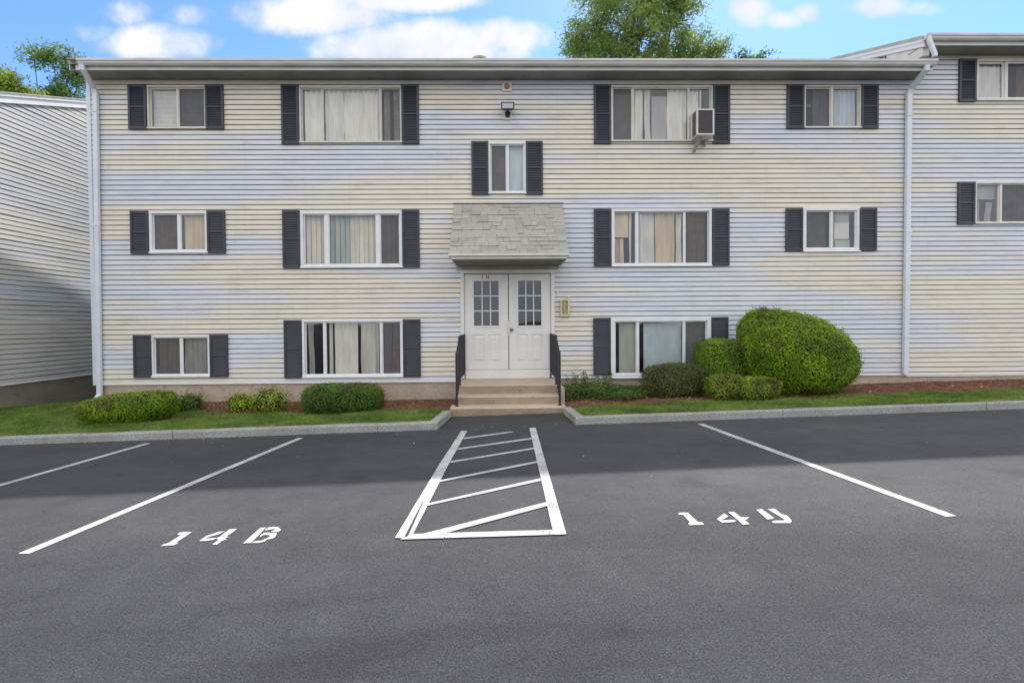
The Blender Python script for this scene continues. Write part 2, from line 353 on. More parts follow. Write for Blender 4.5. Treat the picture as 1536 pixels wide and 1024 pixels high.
tag(sheet('ground', gx, [-600, -200, -80, -28, -10, 0, 14, 40, 200, 600], lambda x, y: gz(x, y)-.02, SOIL), kind='structure')
tag(sheet('parking_lot', [-28, -14, 0, 14, 28], [-28, -14, -7, -1.6], lambda x, y: gz(x, y), ASPH), kind='structure')
xs = [x*.3 for x in range(-94, -2)]
def fr(a, b, s): return [a+(b-a)*i/round((b-a)/s) for i in range(round((b-a)/s)+1)]
tag(sheet('lawn', fr(-28, -8.5, .3), fr(-2.7, 9, .3), bedz, LAWNM), kind='structure')
tag(sheet('lawn', fr(-8.5, -.98, .2), fr(-2.7, .1, .2), bedz, LAWNM), kind='structure')
tag(sheet('lawn', fr(1.0, 28, .25), fr(-2.7, .1, .2), bedz, LAWNM), kind='structure')
def mulch_front(x):
    b = float(np.interp(x, [-6.45, -6.2, -5.4, -3.8, -2.5, -1, 1, 2, 5, 7.5, 9, 28], [-.25, -.8, -1.15, -1.35, -1.3, -1.35, -1.62, -1.6, -1.55, -1.4, -1.45, -1.45]))
    return b+.05*noise.noise(Vector((x*2.1, 0, 5)))+.025*noise.noise(Vector((x*9, 0, 1)))
def mulch_sheet(x0, x1):
    V = []; F = []; X = fr(x0, x1, .08); n = 13
    for x in X:
        f = mulch_front(x)
        for j in range(n+1):
            y = f*(1-j/n)+.02*j/n; edge = min(1, j/1.5)
            V.append((x, y, bedz(x, y)+.003+.022*edge+.016*noise.noise(Vector((x*7, y*7, 0)))*edge))
    for i in range(len(X)-1):
        for j in range(n):
            a = i*(n+1)+j; F.append((a, a+n+1, a+n+2, a+1))
    me = bpy.data.meshes.new('mulch_bed'); me.from_pydata(V, [], F); me.materials.append(MULCH)
    o = bpy.data.objects.new('mulch_bed', me); COL.objects.link(o); tag(o, kind='structure')
mulch_sheet(-6.45, -.99); mulch_sheet(1.02, 14)

# kerbs
def kerb(name, path, inset, joints, label):
    """path: front-face polyline (x,y); inset: matching back-face polyline."""
    mb = MB(); g = .004
    for i in range(len(path)-1):
        a, b = Vector(path[i]), Vector(path[i+1]); c, d = Vector(inset[i]), Vector(inset[i+1])
        Ln = (b-a).length; cuts = [0]+[j/Ln for j in joints.get(i, []) if 0 < j < Ln]+[1]
        for u, w in zip(cuts, cuts[1:]):
            u2 = u+(g/Ln if u > 0 else 0); w2 = w-(g/Ln if w < 1 else 0)
            m = 6; pts = []
            for q in range(m+1):
                t = u2+(w2-u2)*q/m; p = a.lerp(b, t); r = c.lerp(d, t)
                jig = .006*noise.noise(Vector((p.x*3, p.y*3, 1))) if 0 < q < m else 0
                pts.append((p, r, jig))
            for (p, r, j1), (p2, r2, j2) in zip(pts, pts[1:]):
                zz = lambda v, k: gz(v.x, v.y)+k
                h1, h2 = .108+j1, .108+j2; ch = .012
                def fr_(p, r, k): 
                    q = p.lerp(r, k); return q
                A = (p.x, p.y, zz(p, -.05)); B = (p2.x, p2.y, zz(p2, -.05))
                A1 = (p.x, p.y, zz(p, h1-ch)); B1 = (p2.x, p2.y, zz(p2, h2-ch))
                pa, pb = fr_(p, r, .1), fr_(p2, r2, .1)
                A2 = (pa.x, pa.y, zz(p, h1)); B2 = (pb.x, pb.y, zz(p2, h2))
                C2 = (r.x, r.y, zz(p, h1)); D2 = (r2.x, r2.y, zz(p2, h2))
                C = (r.x, r.y, zz(p, -.05)); D = (r2.x, r2.y, zz(p2, -.05))
                mb.quad(A, B, B1, A1); mb.quad(A1, B1, B2, A2); mb.quad(A2, B2, D2, C2); mb.quad(C2, D2, D, C)
            for (p, r, j1) in (pts[0], pts[-1]):
                mb.poly([(p.x, p.y, gz(p.x, p.y)-.05), (p.x, p.y, gz(p.x, p.y)+.096), (r.x, r.y, gz(p.x, p.y)+.108), (r.x, r.y, gz(p.x, p.y)-.05)])
    o = mb.build(name, GRAN); tag(o, label, kind='structure'); return o
kerb('kerb', [(-28, KY), (-1.02, KY), (-.93, -1.79)], [(-28, KY+.13), (-1.14, KY+.13), (-1.06, -1.79)], {0: [3, 6, 9, 12, 15, 18, 19.9, 23.1, 26.1], 1: [.5]}, 'granite kerb along the left lawn')
kerb('kerb', [(.97, -1.79), (1.04, KY), (28, KY)], [(1.10, -1.79), (1.17, KY+.13), (28, KY+.13)], {1: [3.1, 6.2, 9.3, 12, 15, 18, 21, 24], 0: []}, 'granite kerb along the right lawn')

# painted markings
def marking(name, polys, label, cat, group=None, lift=.005):
    mb = MB()
    for k, p in enumerate(polys):
        P = list(p); A = sum(P[i][0]*P[(i+1) % len(P)][1]-P[(i+1) % len(P)][0]*P[i][1] for i in range(len(P)))
        if A < 0: P.reverse()
        mb.poly([(x, y, gz(x, y)+lift+.0007*k) for x, y in P])
    o = mb.build(name, PAINT); tag(o, label, cat, group); return o
def line(a, b, w):
    a, b = Vector(a), Vector(b); d = (b-a).normalized(); n = Vector((-d.y, d.x))*w/2
    out = []; k = 14
    for i in range(k+1): 
        p = a.lerp(b, i/k)+n*(1+.07*noise.noise(Vector((i*1.7, a.x, 0)))); out.append((p.x, p.y))
    for i in reversed(range(k+1)):
        p = a.lerp(b, i/k)-n*(1+.07*noise.noise(Vector((i*1.7, a.x, 9)))); out.append((p.x, p.y))
    return out
G = 'white parking stall lines'
marking('stall_line', [line((-5.35, -6.43), (-5.07, -3.04), .085)], 'white stall line running off the left edge, farthest left on the asphalt', 'parking line', G)
marking('stall_line', [line((-3.30, -6.44), (-2.92, -3.05), .085)], 'white stall line just left of the stencilled 14B', 'parking line', G)
marking('stall_line', [line((3.14, -6.42), (2.79, -3.06), .085)], 'white stall line right of the stencilled 14 number by the right kerb', 'parking line', G)
H = {'r1': [(-0.571, -3.483), (-0.568, -3.41), (0.064, -3.112), (0.115, -3.169)], 'r2': [(-0.596, -4.042), (-0.59, -3.965), (0.331, -3.555), (0.331, -3.639)], 'r3': [(-0.621, -4.606), (-0.618, -4.537), (0.334, -4.077), (0.333, -4.147)], 'r4': [(-0.641, -5.245), (-0.635, -5.189), (0.33, -4.656), (0.328, -4.728)],
'r5': [(-0.654, -5.845), (-0.649, -5.787), (0.323, -5.248), (0.322, -5.321)], 'r6': [(-0.597, -6.379), (-0.471, -6.313), (0.322, -5.864), (0.324, -5.95), (-0.441, -6.384)], 'bot': [(-0.735, -6.455), (-0.659, -6.375), (0.321, -6.395), (0.408, -6.475)],
'left': [(-0.775, -6.429), (-0.721, -4.632), (-0.648, -2.984), (-0.557, -2.999), (-0.619, -4.617), (-0.66, -6.374), (-.688, -6.44), (-.697, -5.75), (-.705, -5.75), (-0.712, -6.435)], 'right': [(0.43, -2.944), (0.338, -2.948), (0.321, -6.401), (0.408, -6.475)]}
marking('hatched_walkway', list(H.values()), 'white hatched access aisle painted in front of the entrance steps', 'road marking')
LB = {'1a': [(-2.402, -6.405), (-2.399, -6.374), (-2.379, -6.359), (-2.38, -6.233), (-2.415, -6.222), (-2.421, -6.188), (-2.393, -6.177), (-2.333, -6.184), (-2.326, -6.262), (-2.328, -6.355), (-2.307, -6.358), (-2.311, -6.402)], '4a_': [(-2.174, -6.345), (-2.176, -6.262), (-2.126, -6.198), (-2.087, -6.194), (-2.099, -6.243), (-2.141, -6.28), (-2.157, -6.311), (-2.084, -6.303), (-2.073, -6.311), (-2.081, -6.335), (-2.128, -6.349)], '4a': [(-2.07, -6.161), (-2.017, -6.156), (-2.012, -6.224), (-2.019, -6.287), (-1.99, -6.295), (-2.016, -6.312), (-1.986, -6.333), (-2.006, -6.361), (-2.005, -6.413), (-2.041, -6.412), (-2.042, -6.335), (-2.075, -6.318), (-2.065, -6.285), (-2.07, -6.223)], 'Bs': [(-1.846, -6.157), (-1.803, -6.151), (-1.774, -6.411), (-1.83, -6.414)], 'Bu': [(-1.79, -6.156), (-1.764, -6.145), (-1.714, -6.153), (-1.665, -6.207), (-1.667, -6.24), (-1.698, -6.244), (-1.733, -6.226), (-1.71, -6.203), (-1.729, -6.186), (-1.785, -6.21)], 'Bl': [(-1.771, -6.245), (-1.675, -6.258), (-1.663, -6.274), (-1.652, -6.321), (-1.652, -6.351), (-1.688, -6.366), (-1.688, -6.397), (-1.721, -6.415), (-1.77, -6.411), (-1.762, -6.382), (-1.718, -6.377), (-1.691, -6.323), (-1.71, -6.292), (-1.75, -6.285), (-1.764, -6.32), (-1.775, -6.292)]}
LY = {'1b': [(1.285, -6.191), (1.307, -6.171), (1.364, -6.179), (1.369, -6.349), (1.397, -6.361), (1.392, -6.399), (1.287, -6.397), (1.293, -6.367), (1.321, -6.338), (1.313, -6.334), (1.313, -6.215), (1.285, -6.212)], '4b_': [(1.522, -6.314), (1.619, -6.219), (1.627, -6.272), (1.612, -6.285), (1.546, -6.336), (1.639, -6.339), (1.641, -6.359), (1.616, -6.376), (1.531, -6.378), (1.526, -6.354)], '4b': [(1.661, -6.197), (1.706, -6.197), (1.706, -6.296), (1.764, -6.304), (1.73, -6.337), (1.709, -6.343), (1.707, -6.419), (1.656, -6.424), (1.66, -6.323)], 'ys': [(1.883, -6.175), (1.934, -6.163), (1.93, -6.332), (1.911, -6.35), (1.868, -6.354), (1.884, -6.206)], 'yr': [(1.973, -6.171), (2.031, -6.168), (2.021, -6.269), (2.043, -6.302), (2.023, -6.39), (1.991, -6.428), (1.872, -6.417), (1.881, -6.387), (1.908, -6.376), (1.977, -6.382), (1.986, -6.341), (1.984, -6.317)]}
def stencil(loc, groups, label):
    t = empty('stall_number', (*loc, gz(*loc))); tag(t, label, 'stall number', 'stencilled stall numbers')
    for nm, polys in groups:
        mb = MB()
        for P in polys:
            P = list(P); A = sum(P[i][0]*P[(i+1) % len(P)][1]-P[(i+1) % len(P)][0]*P[i][1] for i in range(len(P)))
            if A < 0: P.reverse()
            mb.poly([(x, y, gz(x, y)+.005) for x, y in P])
        mb.build(nm, PAINT, t)
stencil((-2.05, -6.3), [('digit', [LB['1a']]), ('digit', [LB['4a_'], LB['4a']]), ('letter', [LB['Bs'], LB['Bu'], LB['Bl']])], 'white stencilled 14B on the asphalt left of the hatched aisle')
stencil((1.65, -6.3), [('digit', [LY['1b']]), ('digit', [LY['4b_'], LY['4b']]), ('letter', [LY['ys'], LY['yr']])], 'white stencilled 14 and hooked letter on the asphalt right of the hatched aisle')

# ------------------------------------------------------------------ siding
CH = .102
PROF = [(0, .016), (.10, .0155), (.845, .008), (.86, -.016), (1, -.016)]
def prof_at(t):
    for (a, o1), (b, o2) in zip(PROF, PROF[1:]):
        if t <= b: return o1+(o2-o1)*(t-a)/(b-a)
    return PROF[-1][1]
def siding(mb, tf, ulim, z0, z1, holes=(), seg=1.1, wob=1.0, seed=0):
    """tf(u,out,z)->xyz ; ulim(z)->(u0,u1) ; holes (u0,u1,za,zb)"""
    n = math.ceil((z1-z0)/CH)
    for c in range(n):
        cz = z0+c*CH; top = min(cz+CH, z1); brk = sorted({cz, top, *[h for H_ in holes for h in H_[2:4] if cz < h < top]})
        for za, zb in zip(brk, brk[1:]):
            if zb-za < .002: continue
            u0, u1 = ulim((za+zb)/2)
            if u1-u0 < .02: continue
            iv = [(u0, u1)]; zm = (za+zb)/2
            for (a, b, ha, hb) in holes:
                if ha <= zm <= hb:
                    nv = []
                    for p, q in iv:
                        if b <= p or a >= q: nv.append((p, q)); continue
                        if a > p: nv.append((p, a))
                        if b < q: nv.append((b, q))
                    iv = nv
            ts = sorted({(za-cz)/CH, (zb-cz)/CH, *[t for t, _ in PROF if (za-cz)/CH < t < (zb-cz)/CH]})
            for p, q in iv:
                k = max(1, round((q-p)/seg)); us = [p+(q-p)*i/k for i in range(k+1)]
                full = za == cz
                grid = []
                for u in us:
                    w = wob*.0035*noise.noise(Vector((u*.9, c*.63+seed, seed))); wz = wob*.003*noise.noise(Vector((u*.7, c*1.7+seed, 7)))
                    col = []
                    if full: col.append(tf(u, -.016, cz+wz))
                    for t in ts: col.append(tf(u, prof_at(t)+w*(1 if t < .855 else 0), cz+t*CH+(wz if t < .855 else 0)))
                    grid.append(col)
                for i in range(k):
                    A, B = grid[i], grid[i+1]
                    for j in range(len(A)-1):
                        tt = ts[j-1 if full else j] if (j or not full) else -1
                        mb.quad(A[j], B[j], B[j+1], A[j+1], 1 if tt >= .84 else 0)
FRONT = lambda u, o, z: (u, -o, z)

# ------------------------------------------------------------------ windows
def curtain(x0, x1, z0, z1, y, kind, parent, fold=.105, amp=.040):
    nx = max(6, int((x1-x0)/.012)); V = []; F = []
    ph = random.random()*6; nz = 6
    for j in range(nz+1):
        for i in range(nx+1):
            x = x0+(x1-x0)*i/nx; v = j/nz
            wob = noise.noise(Vector((x*2.1, v*1.2, ph)))*1.6
            V.append((x, y+amp*(2*abs(math.sin(math.pi*(x-x0)/fold+ph+wob*.9))-1)*(1-.25*v)+.01*noise.noise(Vector((x*6, v*3, ph))), z0+(z1-z0)*v))
    for j in range(nz):
        for i in range(nx):
            a = j*(nx+1)+i; F.append((a, a+1, a+nx+2, a+nx+1))
    me = bpy.data.meshes.new('curtain'); me.from_pydata(V, [], F); me.materials.append(CURT[kind]); me.polygons.foreach_set('use_smooth', [True]*len(F))
    o = bpy.data.objects.new('curtain', me); COL.objects.link(o); attach(o, parent); return o
def blind(x0, x1, z0, z1, y, kind, parent, pitch=.026):
    mb = MB(); n = int((z1-z0)/pitch)
    for i in range(n-1):
        z = z0+i*pitch; mb.quad((x0, y-.006, z), (x1, y-.006, z), (x1, y+.006, z+pitch*.98), (x0, y+.006, z+pitch*.98))
    mb.box(x0, x1, y-.012, y+.012, z1-.03, z1)
    return mb.build('blind', CURT[kind], parent)
def shade(x0, x1, z0, z1, y, kind, parent):
    mb = MB(); mb.box(x0, x1, y, y+.004, z0, z1); mb.box(x0, x1, y-.008, y, z0, z0+.018)
    return mb.build('roller_shade', CURT[kind], parent)
HOLES = []
def window(parent, x0, x1, z0, z1, cas, cm, panes, inner, sash=.022, sill=True, glass=None, sm=None):
    """panes: list of (xa, xb, screened); inner: list of (type, xa, xb, kind, za_frac, zb_frac)"""
    sm = sm or cm
    mb = MB(); yo, yi = -.034, .03
    mb.box(x0, x0+cas, yo, yi, z0+cas, z1-cas); mb.box(x1-cas, x1, yo, yi, z0+cas, z1-cas)
    mb.box(x0, x1, yo-.002, yi, z1-cas, z1); mb.box(x0, x1, yo-.002, yi, z0, z0+cas)
    if sill: mb.box(x0-.004, x1+.004, yo-.022, yo-.002, z0-.006, z0+.022)
    # reveal
    a, b, c, d = x0+cas, x1-cas, z0+cas, z1-cas
    for i in range(len(panes)-1):
        xm = panes[i][1]; xn = panes[i+1][0]; mb.box(xm-.002, xn+.002, -.016, .045, c, d)
    fr_ = mb.build('window', cm, parent, bevel=.004)
    rb = MB()
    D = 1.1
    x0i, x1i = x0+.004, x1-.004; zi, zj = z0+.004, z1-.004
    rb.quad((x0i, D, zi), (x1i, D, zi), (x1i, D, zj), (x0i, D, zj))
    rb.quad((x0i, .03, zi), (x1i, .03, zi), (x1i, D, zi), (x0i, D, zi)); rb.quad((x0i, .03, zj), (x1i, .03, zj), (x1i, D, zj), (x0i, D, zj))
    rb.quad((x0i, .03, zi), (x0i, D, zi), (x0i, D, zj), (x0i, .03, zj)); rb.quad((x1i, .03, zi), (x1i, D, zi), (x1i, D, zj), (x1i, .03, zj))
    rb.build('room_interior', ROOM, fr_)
    for k, (pa, pb, scr) in enumerate(panes):
        yy = .018 if (k % 2 == 0) else .006
        s = MB(); t = sash
        s.box(pa, pa+t, yy-.01, yy+.016, c, d); s.box(pb-t, pb, yy-.01, yy+.016, c, d)
        s.box(pa+t, pb-t, yy-.01, yy+.016, c, c+t); s.box(pa+t, pb-t, yy-.01, yy+.016, d-t, d)
        s.build('sash', sm, fr_)
        g = MB(); g.box(pa+t*.8, pb-t*.8, yy+.001, yy+.005, c+t*.8, d-t*.8); g.build('pane', glass or GLASS, fr_)
        if scr:
            q = MB(); q.quad((pa+t*.5, yy-.008, c+t*.5), (pb-t*.5, yy-.008, c+t*.5), (pb-t*.5, yy-.008, d-t*.5), (pa+t*.5, yy-.008, d-t*.5)); q.build('insect_screen', SCREEN, fr_)
    for spec in inner:
        ty, xa, xb, kind = spec[:4]; fa, fb = spec[4:6] if len(spec) > 4 else (0, 1)
        za, zb = z0+.01+(z1-z0-.02)*fa, z0+.01+(z1-z0-.02)*fb; y = .082
        if ty == 'c': curtain(xa, xb, za, zb, y, kind, fr_)
        elif ty == 'v':      # vertical louvre blind: turned slats with gaps
            vb = MB(); k = int((xb-xa)/.082)
            for q in range(k):
                xq = xa+(xb-xa)*q/k; an = R(28+random.uniform(-7, 7)); w_ = .088
                p0 = (xq, y+.01); p1 = (xq+w_*math.cos(an), y+.01+w_*math.sin(an)); pm = ((p0[0]+p1[0])/2-.006*math.sin(an), (p0[1]+p1[1])/2+.010)
                sw = random.uniform(-.004, .004)
                vb.quad((p0[0]+sw, p0[1], za), (pm[0]+sw, pm[1], za), (pm[0], pm[1], zb), (p0[0], p0[1], zb)); vb.quad((pm[0]+sw, pm[1], za), (p1[0]+sw, p1[1], za), (p1[0], p1[1], zb), (pm[0], pm[1], zb))
            vb.build('vertical_blind', CURT[kind], fr_)
        elif ty == 'b': blind(xa, xb, za, zb, y, kind, fr_)
        else: shade(xa, xb, za, zb, y, kind, fr_)
    HOLES.append((x0+.006, x1-.006, z0+.006, z1-.006))
    return fr_
SHM = {}
def shutter_mesh(w, h):
    key = (round(w, 2), round(h, 2))
    if key in SHM: return SHM[key]
    mb = MB(); f = .045; t0, t1 = -.052, -.018
    mb.box(0, f, t0, t1, 0, h); mb.box(w-f, w, t0, t1, 0, h)
    mid = h*.5
    for a, b in ((0, .05), (mid-.014, mid+.014), (h-.05, h)): mb.box(f, w-f, t0+.001, t1, a, b)
    for a, b in ((.05, mid-.022), (mid+.014, h-.05)):
        n = int((b-a)/.033); p = (b-a)/n
        for i in range(n):
            z = a+i*p
            mb.poly([(f, t0+.006, z), (w-f, t0+.006, z), (w-f, t0+.020, z+p), (f, t0+.020, z+p)])
            mb.poly([(f, t0+.006, z), (f, t0+.020, z), (w-f, t0+.020, z), (w-f, t0+.006, z)])
    mb.box(.01, w-.01, t1, t1+.01, .01, h-.01)
    me = bpy.data.meshes.new('shutter'); me.from_pydata([tuple(p) for p in mb.v], [], mb.f); me.materials.append(SHUT); SHM[key] = me
    return me
def shutter(parent, x, z, w, h):
    o = bpy.data.objects.new('shutter', shutter_mesh(w, h)); COL.objects.link(o); attach(o, parent); o.location = (x, 0, z)
    o.rotation_euler = (0, random.uniform(-.0025, .0025), 0)
    return o

# ------------------------------------------------------------------ main building
MAIN = empty('apartment_building', (0, 0, 0))
tag(MAIN, 'three storey apartment block with weathered vinyl siding, dark shutters and the shingled entrance canopy', 'apartment building')
E_ = .006
# top row
window(MAIN, -7.27, -6.077, 5.587, 6.455, .03, CREAM, [(-7.235, -6.68, False), (-6.655, -6.11, True)], [('b', -7.22, -6.69, 'white'), ('b', -6.65, -6.12, 'grey')])
window(MAIN, -4.19, -2.09, 5.297, 6.445, .03, CREAM, [(-4.155, -3.735, False), (-3.72, -2.54, False), (-2.527, -2.125, True)],
       [('c', -4.13, -3.74, 'white'), ('c', -3.70, -3.31, 'white'), ('c', -3.31, -2.56, 'white'), ('c', -2.48, -2.36, 'white'), ('c', -2.28, -2.16, 'white')], sash=.017)
window(MAIN, -.323, .459, 4.247, 5.303, .04, WHITE, [(-.28, .055, True), (.08, .418, False)], [('s', -.28, .06, 'grey', 0, 1), ('s', .08, .42, 'blue', 0, 1)])
window(MAIN, 2.225, 4.345, 5.314, 6.455, .03, CREAM, [(2.26, 2.665, True), (2.688, 3.842, False), (3.86, 4.31, False)],
       [('s', 2.26, 2.65, 'grey', 0, .9), ('c', 2.72, 2.92, 'white'), ('c', 2.95, 3.08, 'pale'), ('s', 3.1, 3.42, 'grey', 0, .86), ('c', 3.42, 3.83, 'white'), ('c', 3.88, 4.08, 'white'), ('c', 4.11, 4.16, 'white')], sash=.017)
window(MAIN, 6.262, 7.46, 5.584, 6.46, .03, CREAM, [(6.295, 6.835, True), (6.865, 7.425, False)],
       [('s', 6.31, 6.47, 'beige', .55, .62), ('c', 6.5, 6.8, 'grey'), ('c', 6.88, 7.42, 'blue')])
# middle row
window(MAIN, -7.285, -6.09, 3.055, 3.915, .055, WHITE, [(-7.225, -6.715, True), (-6.67, -6.15, False)], [('c', -7.2, -6.72, 'taupe'), ('c', -6.66, -6.15, 'beige')])
window(MAIN, -4.21, -2.105, 2.737, 3.9, .06, WHITE, [(-4.145, -3.71, False), (-3.64, -2.645, False), (-2.58, -2.17, True)],
       [('v', -4.13, -3.72, 'cream'), ('v', -3.63, -3.22, 'teal'), ('v', -3.22, -2.65, 'cream'), ('v', -2.57, -2.18, 'taupe')])
window(MAIN, 2.225, 4.325, 2.728, 3.926, .055, WHITE, [(2.285, 2.745, False), (2.775, 3.75, False), (3.77, 4.265, True)],
       [('s', 2.30, 2.60, 'beige', .52, 1), ('c', 2.32, 2.42, 'taupe', 0, .5), ('c', 2.43, 2.5, 'beige', 0, .5), ('c', 2.62, 2.67, 'white'), ('c', 2.8, 3.15, 'pale'), ('c', 3.17, 3.57, 'beige'), ('c', 3.6, 3.74, 'pale'), ('c', 3.79, 4.25, 'taupe')], sash=.018)
window(MAIN, 6.244, 7.456, 3.013, 3.943, .07, WHITE, [(6.32, 6.85, True), (6.87, 7.385, False)],
       [('b', 6.4, 6.80, 'grey'), ('c', 6.90, 6.98, 'taupe'), ('s', 6.99, 7.3, 'pale', .3, .68), ('s', 7.0, 7.3, 'grey', .68, .95), ('s', 7.0, 7.32, 'teal', .05, .28)])
# bottom row
window(MAIN, -7.29, -6.10, .512, 1.362, .035, WHITE, [(-7.25, -6.715, True), (-6.685, -6.14, False)], [('c', -7.24, -6.72, 'taupe'), ('c', -6.66, -6.15, 'grey')])
window(MAIN, -4.205, -2.125, .471, 1.664, .045, WHITE, [(-4.155, -3.765, False), (-3.735, -2.59, False), (-2.565, -2.17, True)],
       [('c', -4.13, -4.0, 'grey'), ('c', -3.7, -3.62, 'pale'), ('c', -3.58, -3.08, 'white'), ('c', -3.02, -2.66, 'pale'), ('c', -2.36, -2.2, 'taupe'), ('c', -2.54, -2.38, 'grey')])
window(MAIN, 2.203, 4.314, .398, 1.669, .085, WHITE, [(2.292, 2.755, False), (2.785, 3.74, False), (3.765, 4.225, True)],
       [('s', 2.40, 2.75, 'teal', 0, 1), ('s', 2.92, 3.73, 'blue', 0, 1), ('s', 3.77, 4.22, 'grey', 0, 1)], sash=.02)
SW = .365
for x in (-7.645, -6.088):
    shutter(MAIN, x, 5.572, SW, .895); shutter(MAIN, x-.012, 3.04, SW, .875); shutter(MAIN, x-.004, .50, SW, .875)
for x in (-4.552, -2.098):
    shutter(MAIN, x, 5.268, .355, 1.21); shutter(MAIN, x-.016, 2.735, .355, 1.18); shutter(MAIN, x-.02, .462, .355, 1.2)
for x in (-.67, .452): shutter(MAIN, x, 4.218, .35, 1.1)
for x in (1.867, 4.342):
    shutter(MAIN, x, 5.268, .35, 1.21); shutter(MAIN, x-.008, 2.735, .35, 1.18); shutter(MAIN, x-.03, .462, .35, 1.2)
for x in (5.893, 7.455): shutter(MAIN, x, 5.57, .36, .91); shutter(MAIN, x-.018, 3.03, .36, .885)

DX0, DX1, DZ0, DZ1 = -.925, 1.03, .42, 2.67
XL, XR, ZT = -8.475, 8.47, 6.66
mb = MB()
siding(mb, FRONT, lambda z: (XL, XR), .375, ZT, HOLES+[(DX0+.01, DX1-.01, 0, DZ1-.01), (1.0, XR+1, .3, .43)])
siding(mb, lambda u, o, z: (XL-o, u, z), lambda z: (0, 6.9 if z < 6.7 else 6.9), .375, ZT, seed=3)
rise = .40; RY = 3.2
def gab(ze, y0, yr):   # width of the gable at height z
    return lambda z: (y0+max(0, (z-ze)/rise), 2*yr-y0-max(0, (z-ze)/rise))
siding(mb, lambda u, o, z: (XL-o, u, z), lambda z: (max(0, (z-6.62)/rise), min(6.9, 2*RY-(z-6.66)/rise)), ZT, 7.85, seed=4)
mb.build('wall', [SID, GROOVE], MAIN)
mb = MB()   # sheathing behind, inset so it never shows, closes the volume
mb.quad((XL+.02, 6.9, -.3), (XR, 6.9, -.3), (XR, 6.9, ZT), (XL+.02, 6.9, ZT)); mb.build('back_wall', CREAM, MAIN)
mb = MB(); mb.box(XL-.022, XL+.06, -.026, .02, .35, ZT); mb.box(XL-.026, XL+.01, .02, .09, .352, ZT-.002); mb.build('corner_trim', PIPE, MAIN, bevel=.004)
mb = MB()
for a, b, z in ((XL+.06, DX0, .352), (DX1, 2.1, .405), (2.1, XR, .405)): mb.box(a, b, -.024, .01, z, z+.026)
mb.build('starter_strip', WHITE, MAIN)
mb = MB(); mb.box(-8.46, -.88, .012, .25, -.6, .365); mb.box(.98, XR+.05, .012, .25, -.5, .41); mb.box(-8.46, -8.2, .25, 6.9, -.8, .36); mb.build('foundation', FOUND, MAIN)
# eave
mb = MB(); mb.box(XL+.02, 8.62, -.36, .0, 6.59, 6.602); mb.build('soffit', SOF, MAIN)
mb = MB(); mb.box(XL+.10, 8.64, -.378, -.36, 6.580, 6.68); mb.build('fascia', GUT, MAIN)
gp = [(y_, z_-.048) for y_, z_ in [(-.379, 6.80), (-.379, 6.70), (-.44, 6.692), (-.465, 6.715), (-.475, 6.748), (-.492, 6.76), (-.492, 6.80), (-.480, 6.80), (-.480, 6.775), (-.39, 6.765), (-.39, 6.80)]]
mb = MB(); mb.extrude_x([(y, z) for y, z in gp], XL+.21, 8.65)
for xj in (-4.9, -1.3, 2.2, 5.9): mb.extrude_x([(y*1.006, z+(.003 if z > 6.7 else -.003)) for y, z in gp], xj, xj+.05)
mb.build('gutter', GUT, MAIN)
mb = MB()
def roofslab(mb, x0, x1, ye, ze, yr, th=.06):
    zr = ze+rise*(yr-ye); yb = 2*yr-ye
    mb.extrude_x([(ye, ze), (yr, zr), (yb, ze), (yb, ze-th), (yr, zr-th), (ye, ze-th)], x0, x1)
roofslab(mb, XL-.02, 8.58, -.41, 6.745, RY); mb.box(XL+.03, 8.58, -.485, -.41, 6.735, 6.755)
roof = mb.build('roof', ROOF, MAIN)
mb = MB(); mb.tube([(-.50, .3, 7.0), (-.50, .3, 7.13)], .10, 14); mb.tube([(-.50, .3, 7.13), (-.50, .3, 7.17)], .17, 18); mb.tube([(-.50, .3, 7.17), (-.50, .3, 7.215)], .16, 18, r2=.09)
mb.build('roof_vent', plain('vent_metal', (.38, .33, .27), .5, .2), roof)
mb = MB()  # left rake board
x = XL-.04
mb.hexa([(x, -.36, 6.58), (x+.02, -.36, 6.58), (x+.02, RY, 6.58+rise*3.56), (x, RY, 6.58+rise*3.56)], [(x, -.36, 6.74), (x+.02, -.36, 6.74), (x+.02, RY, 6.74+rise*3.56), (x, RY, 6.74+rise*3.56)])
mb.build('rake_board', GUT, MAIN)
# downspouts
mb = MB(); mb.duct([(-8.20, -.43, 6.66), (-8.20, -.42, 6.58), (-8.27, -.10, 6.36), (-8.265, -.07, 6.28), (-8.325, -.07, .60), (-8.325, -.07, .18), (-8.29, -.18, .10)], .088, .065)
for z in (5.9, 3.6, 1.4): mb.box(-8.36, -8.23, -.112, -.106, z, z+.03)
mb.build('downspout', PIPE, MAIN)
mb = MB(); mb.duct([(8.47, -.43, 6.66), (8.47, -.42, 6.58), (8.455, -.10, 6.36), (8.43, -.07, 6.27), (8.42, -.07, 3), (8.40, -.07, .44)], .10, .07)
for z in (5.8, 3.4, 1.2): mb.box(8.36, 8.49, -.112, -.106, z, z+.03)
mb.build('downspout', PIPE, MAIN)
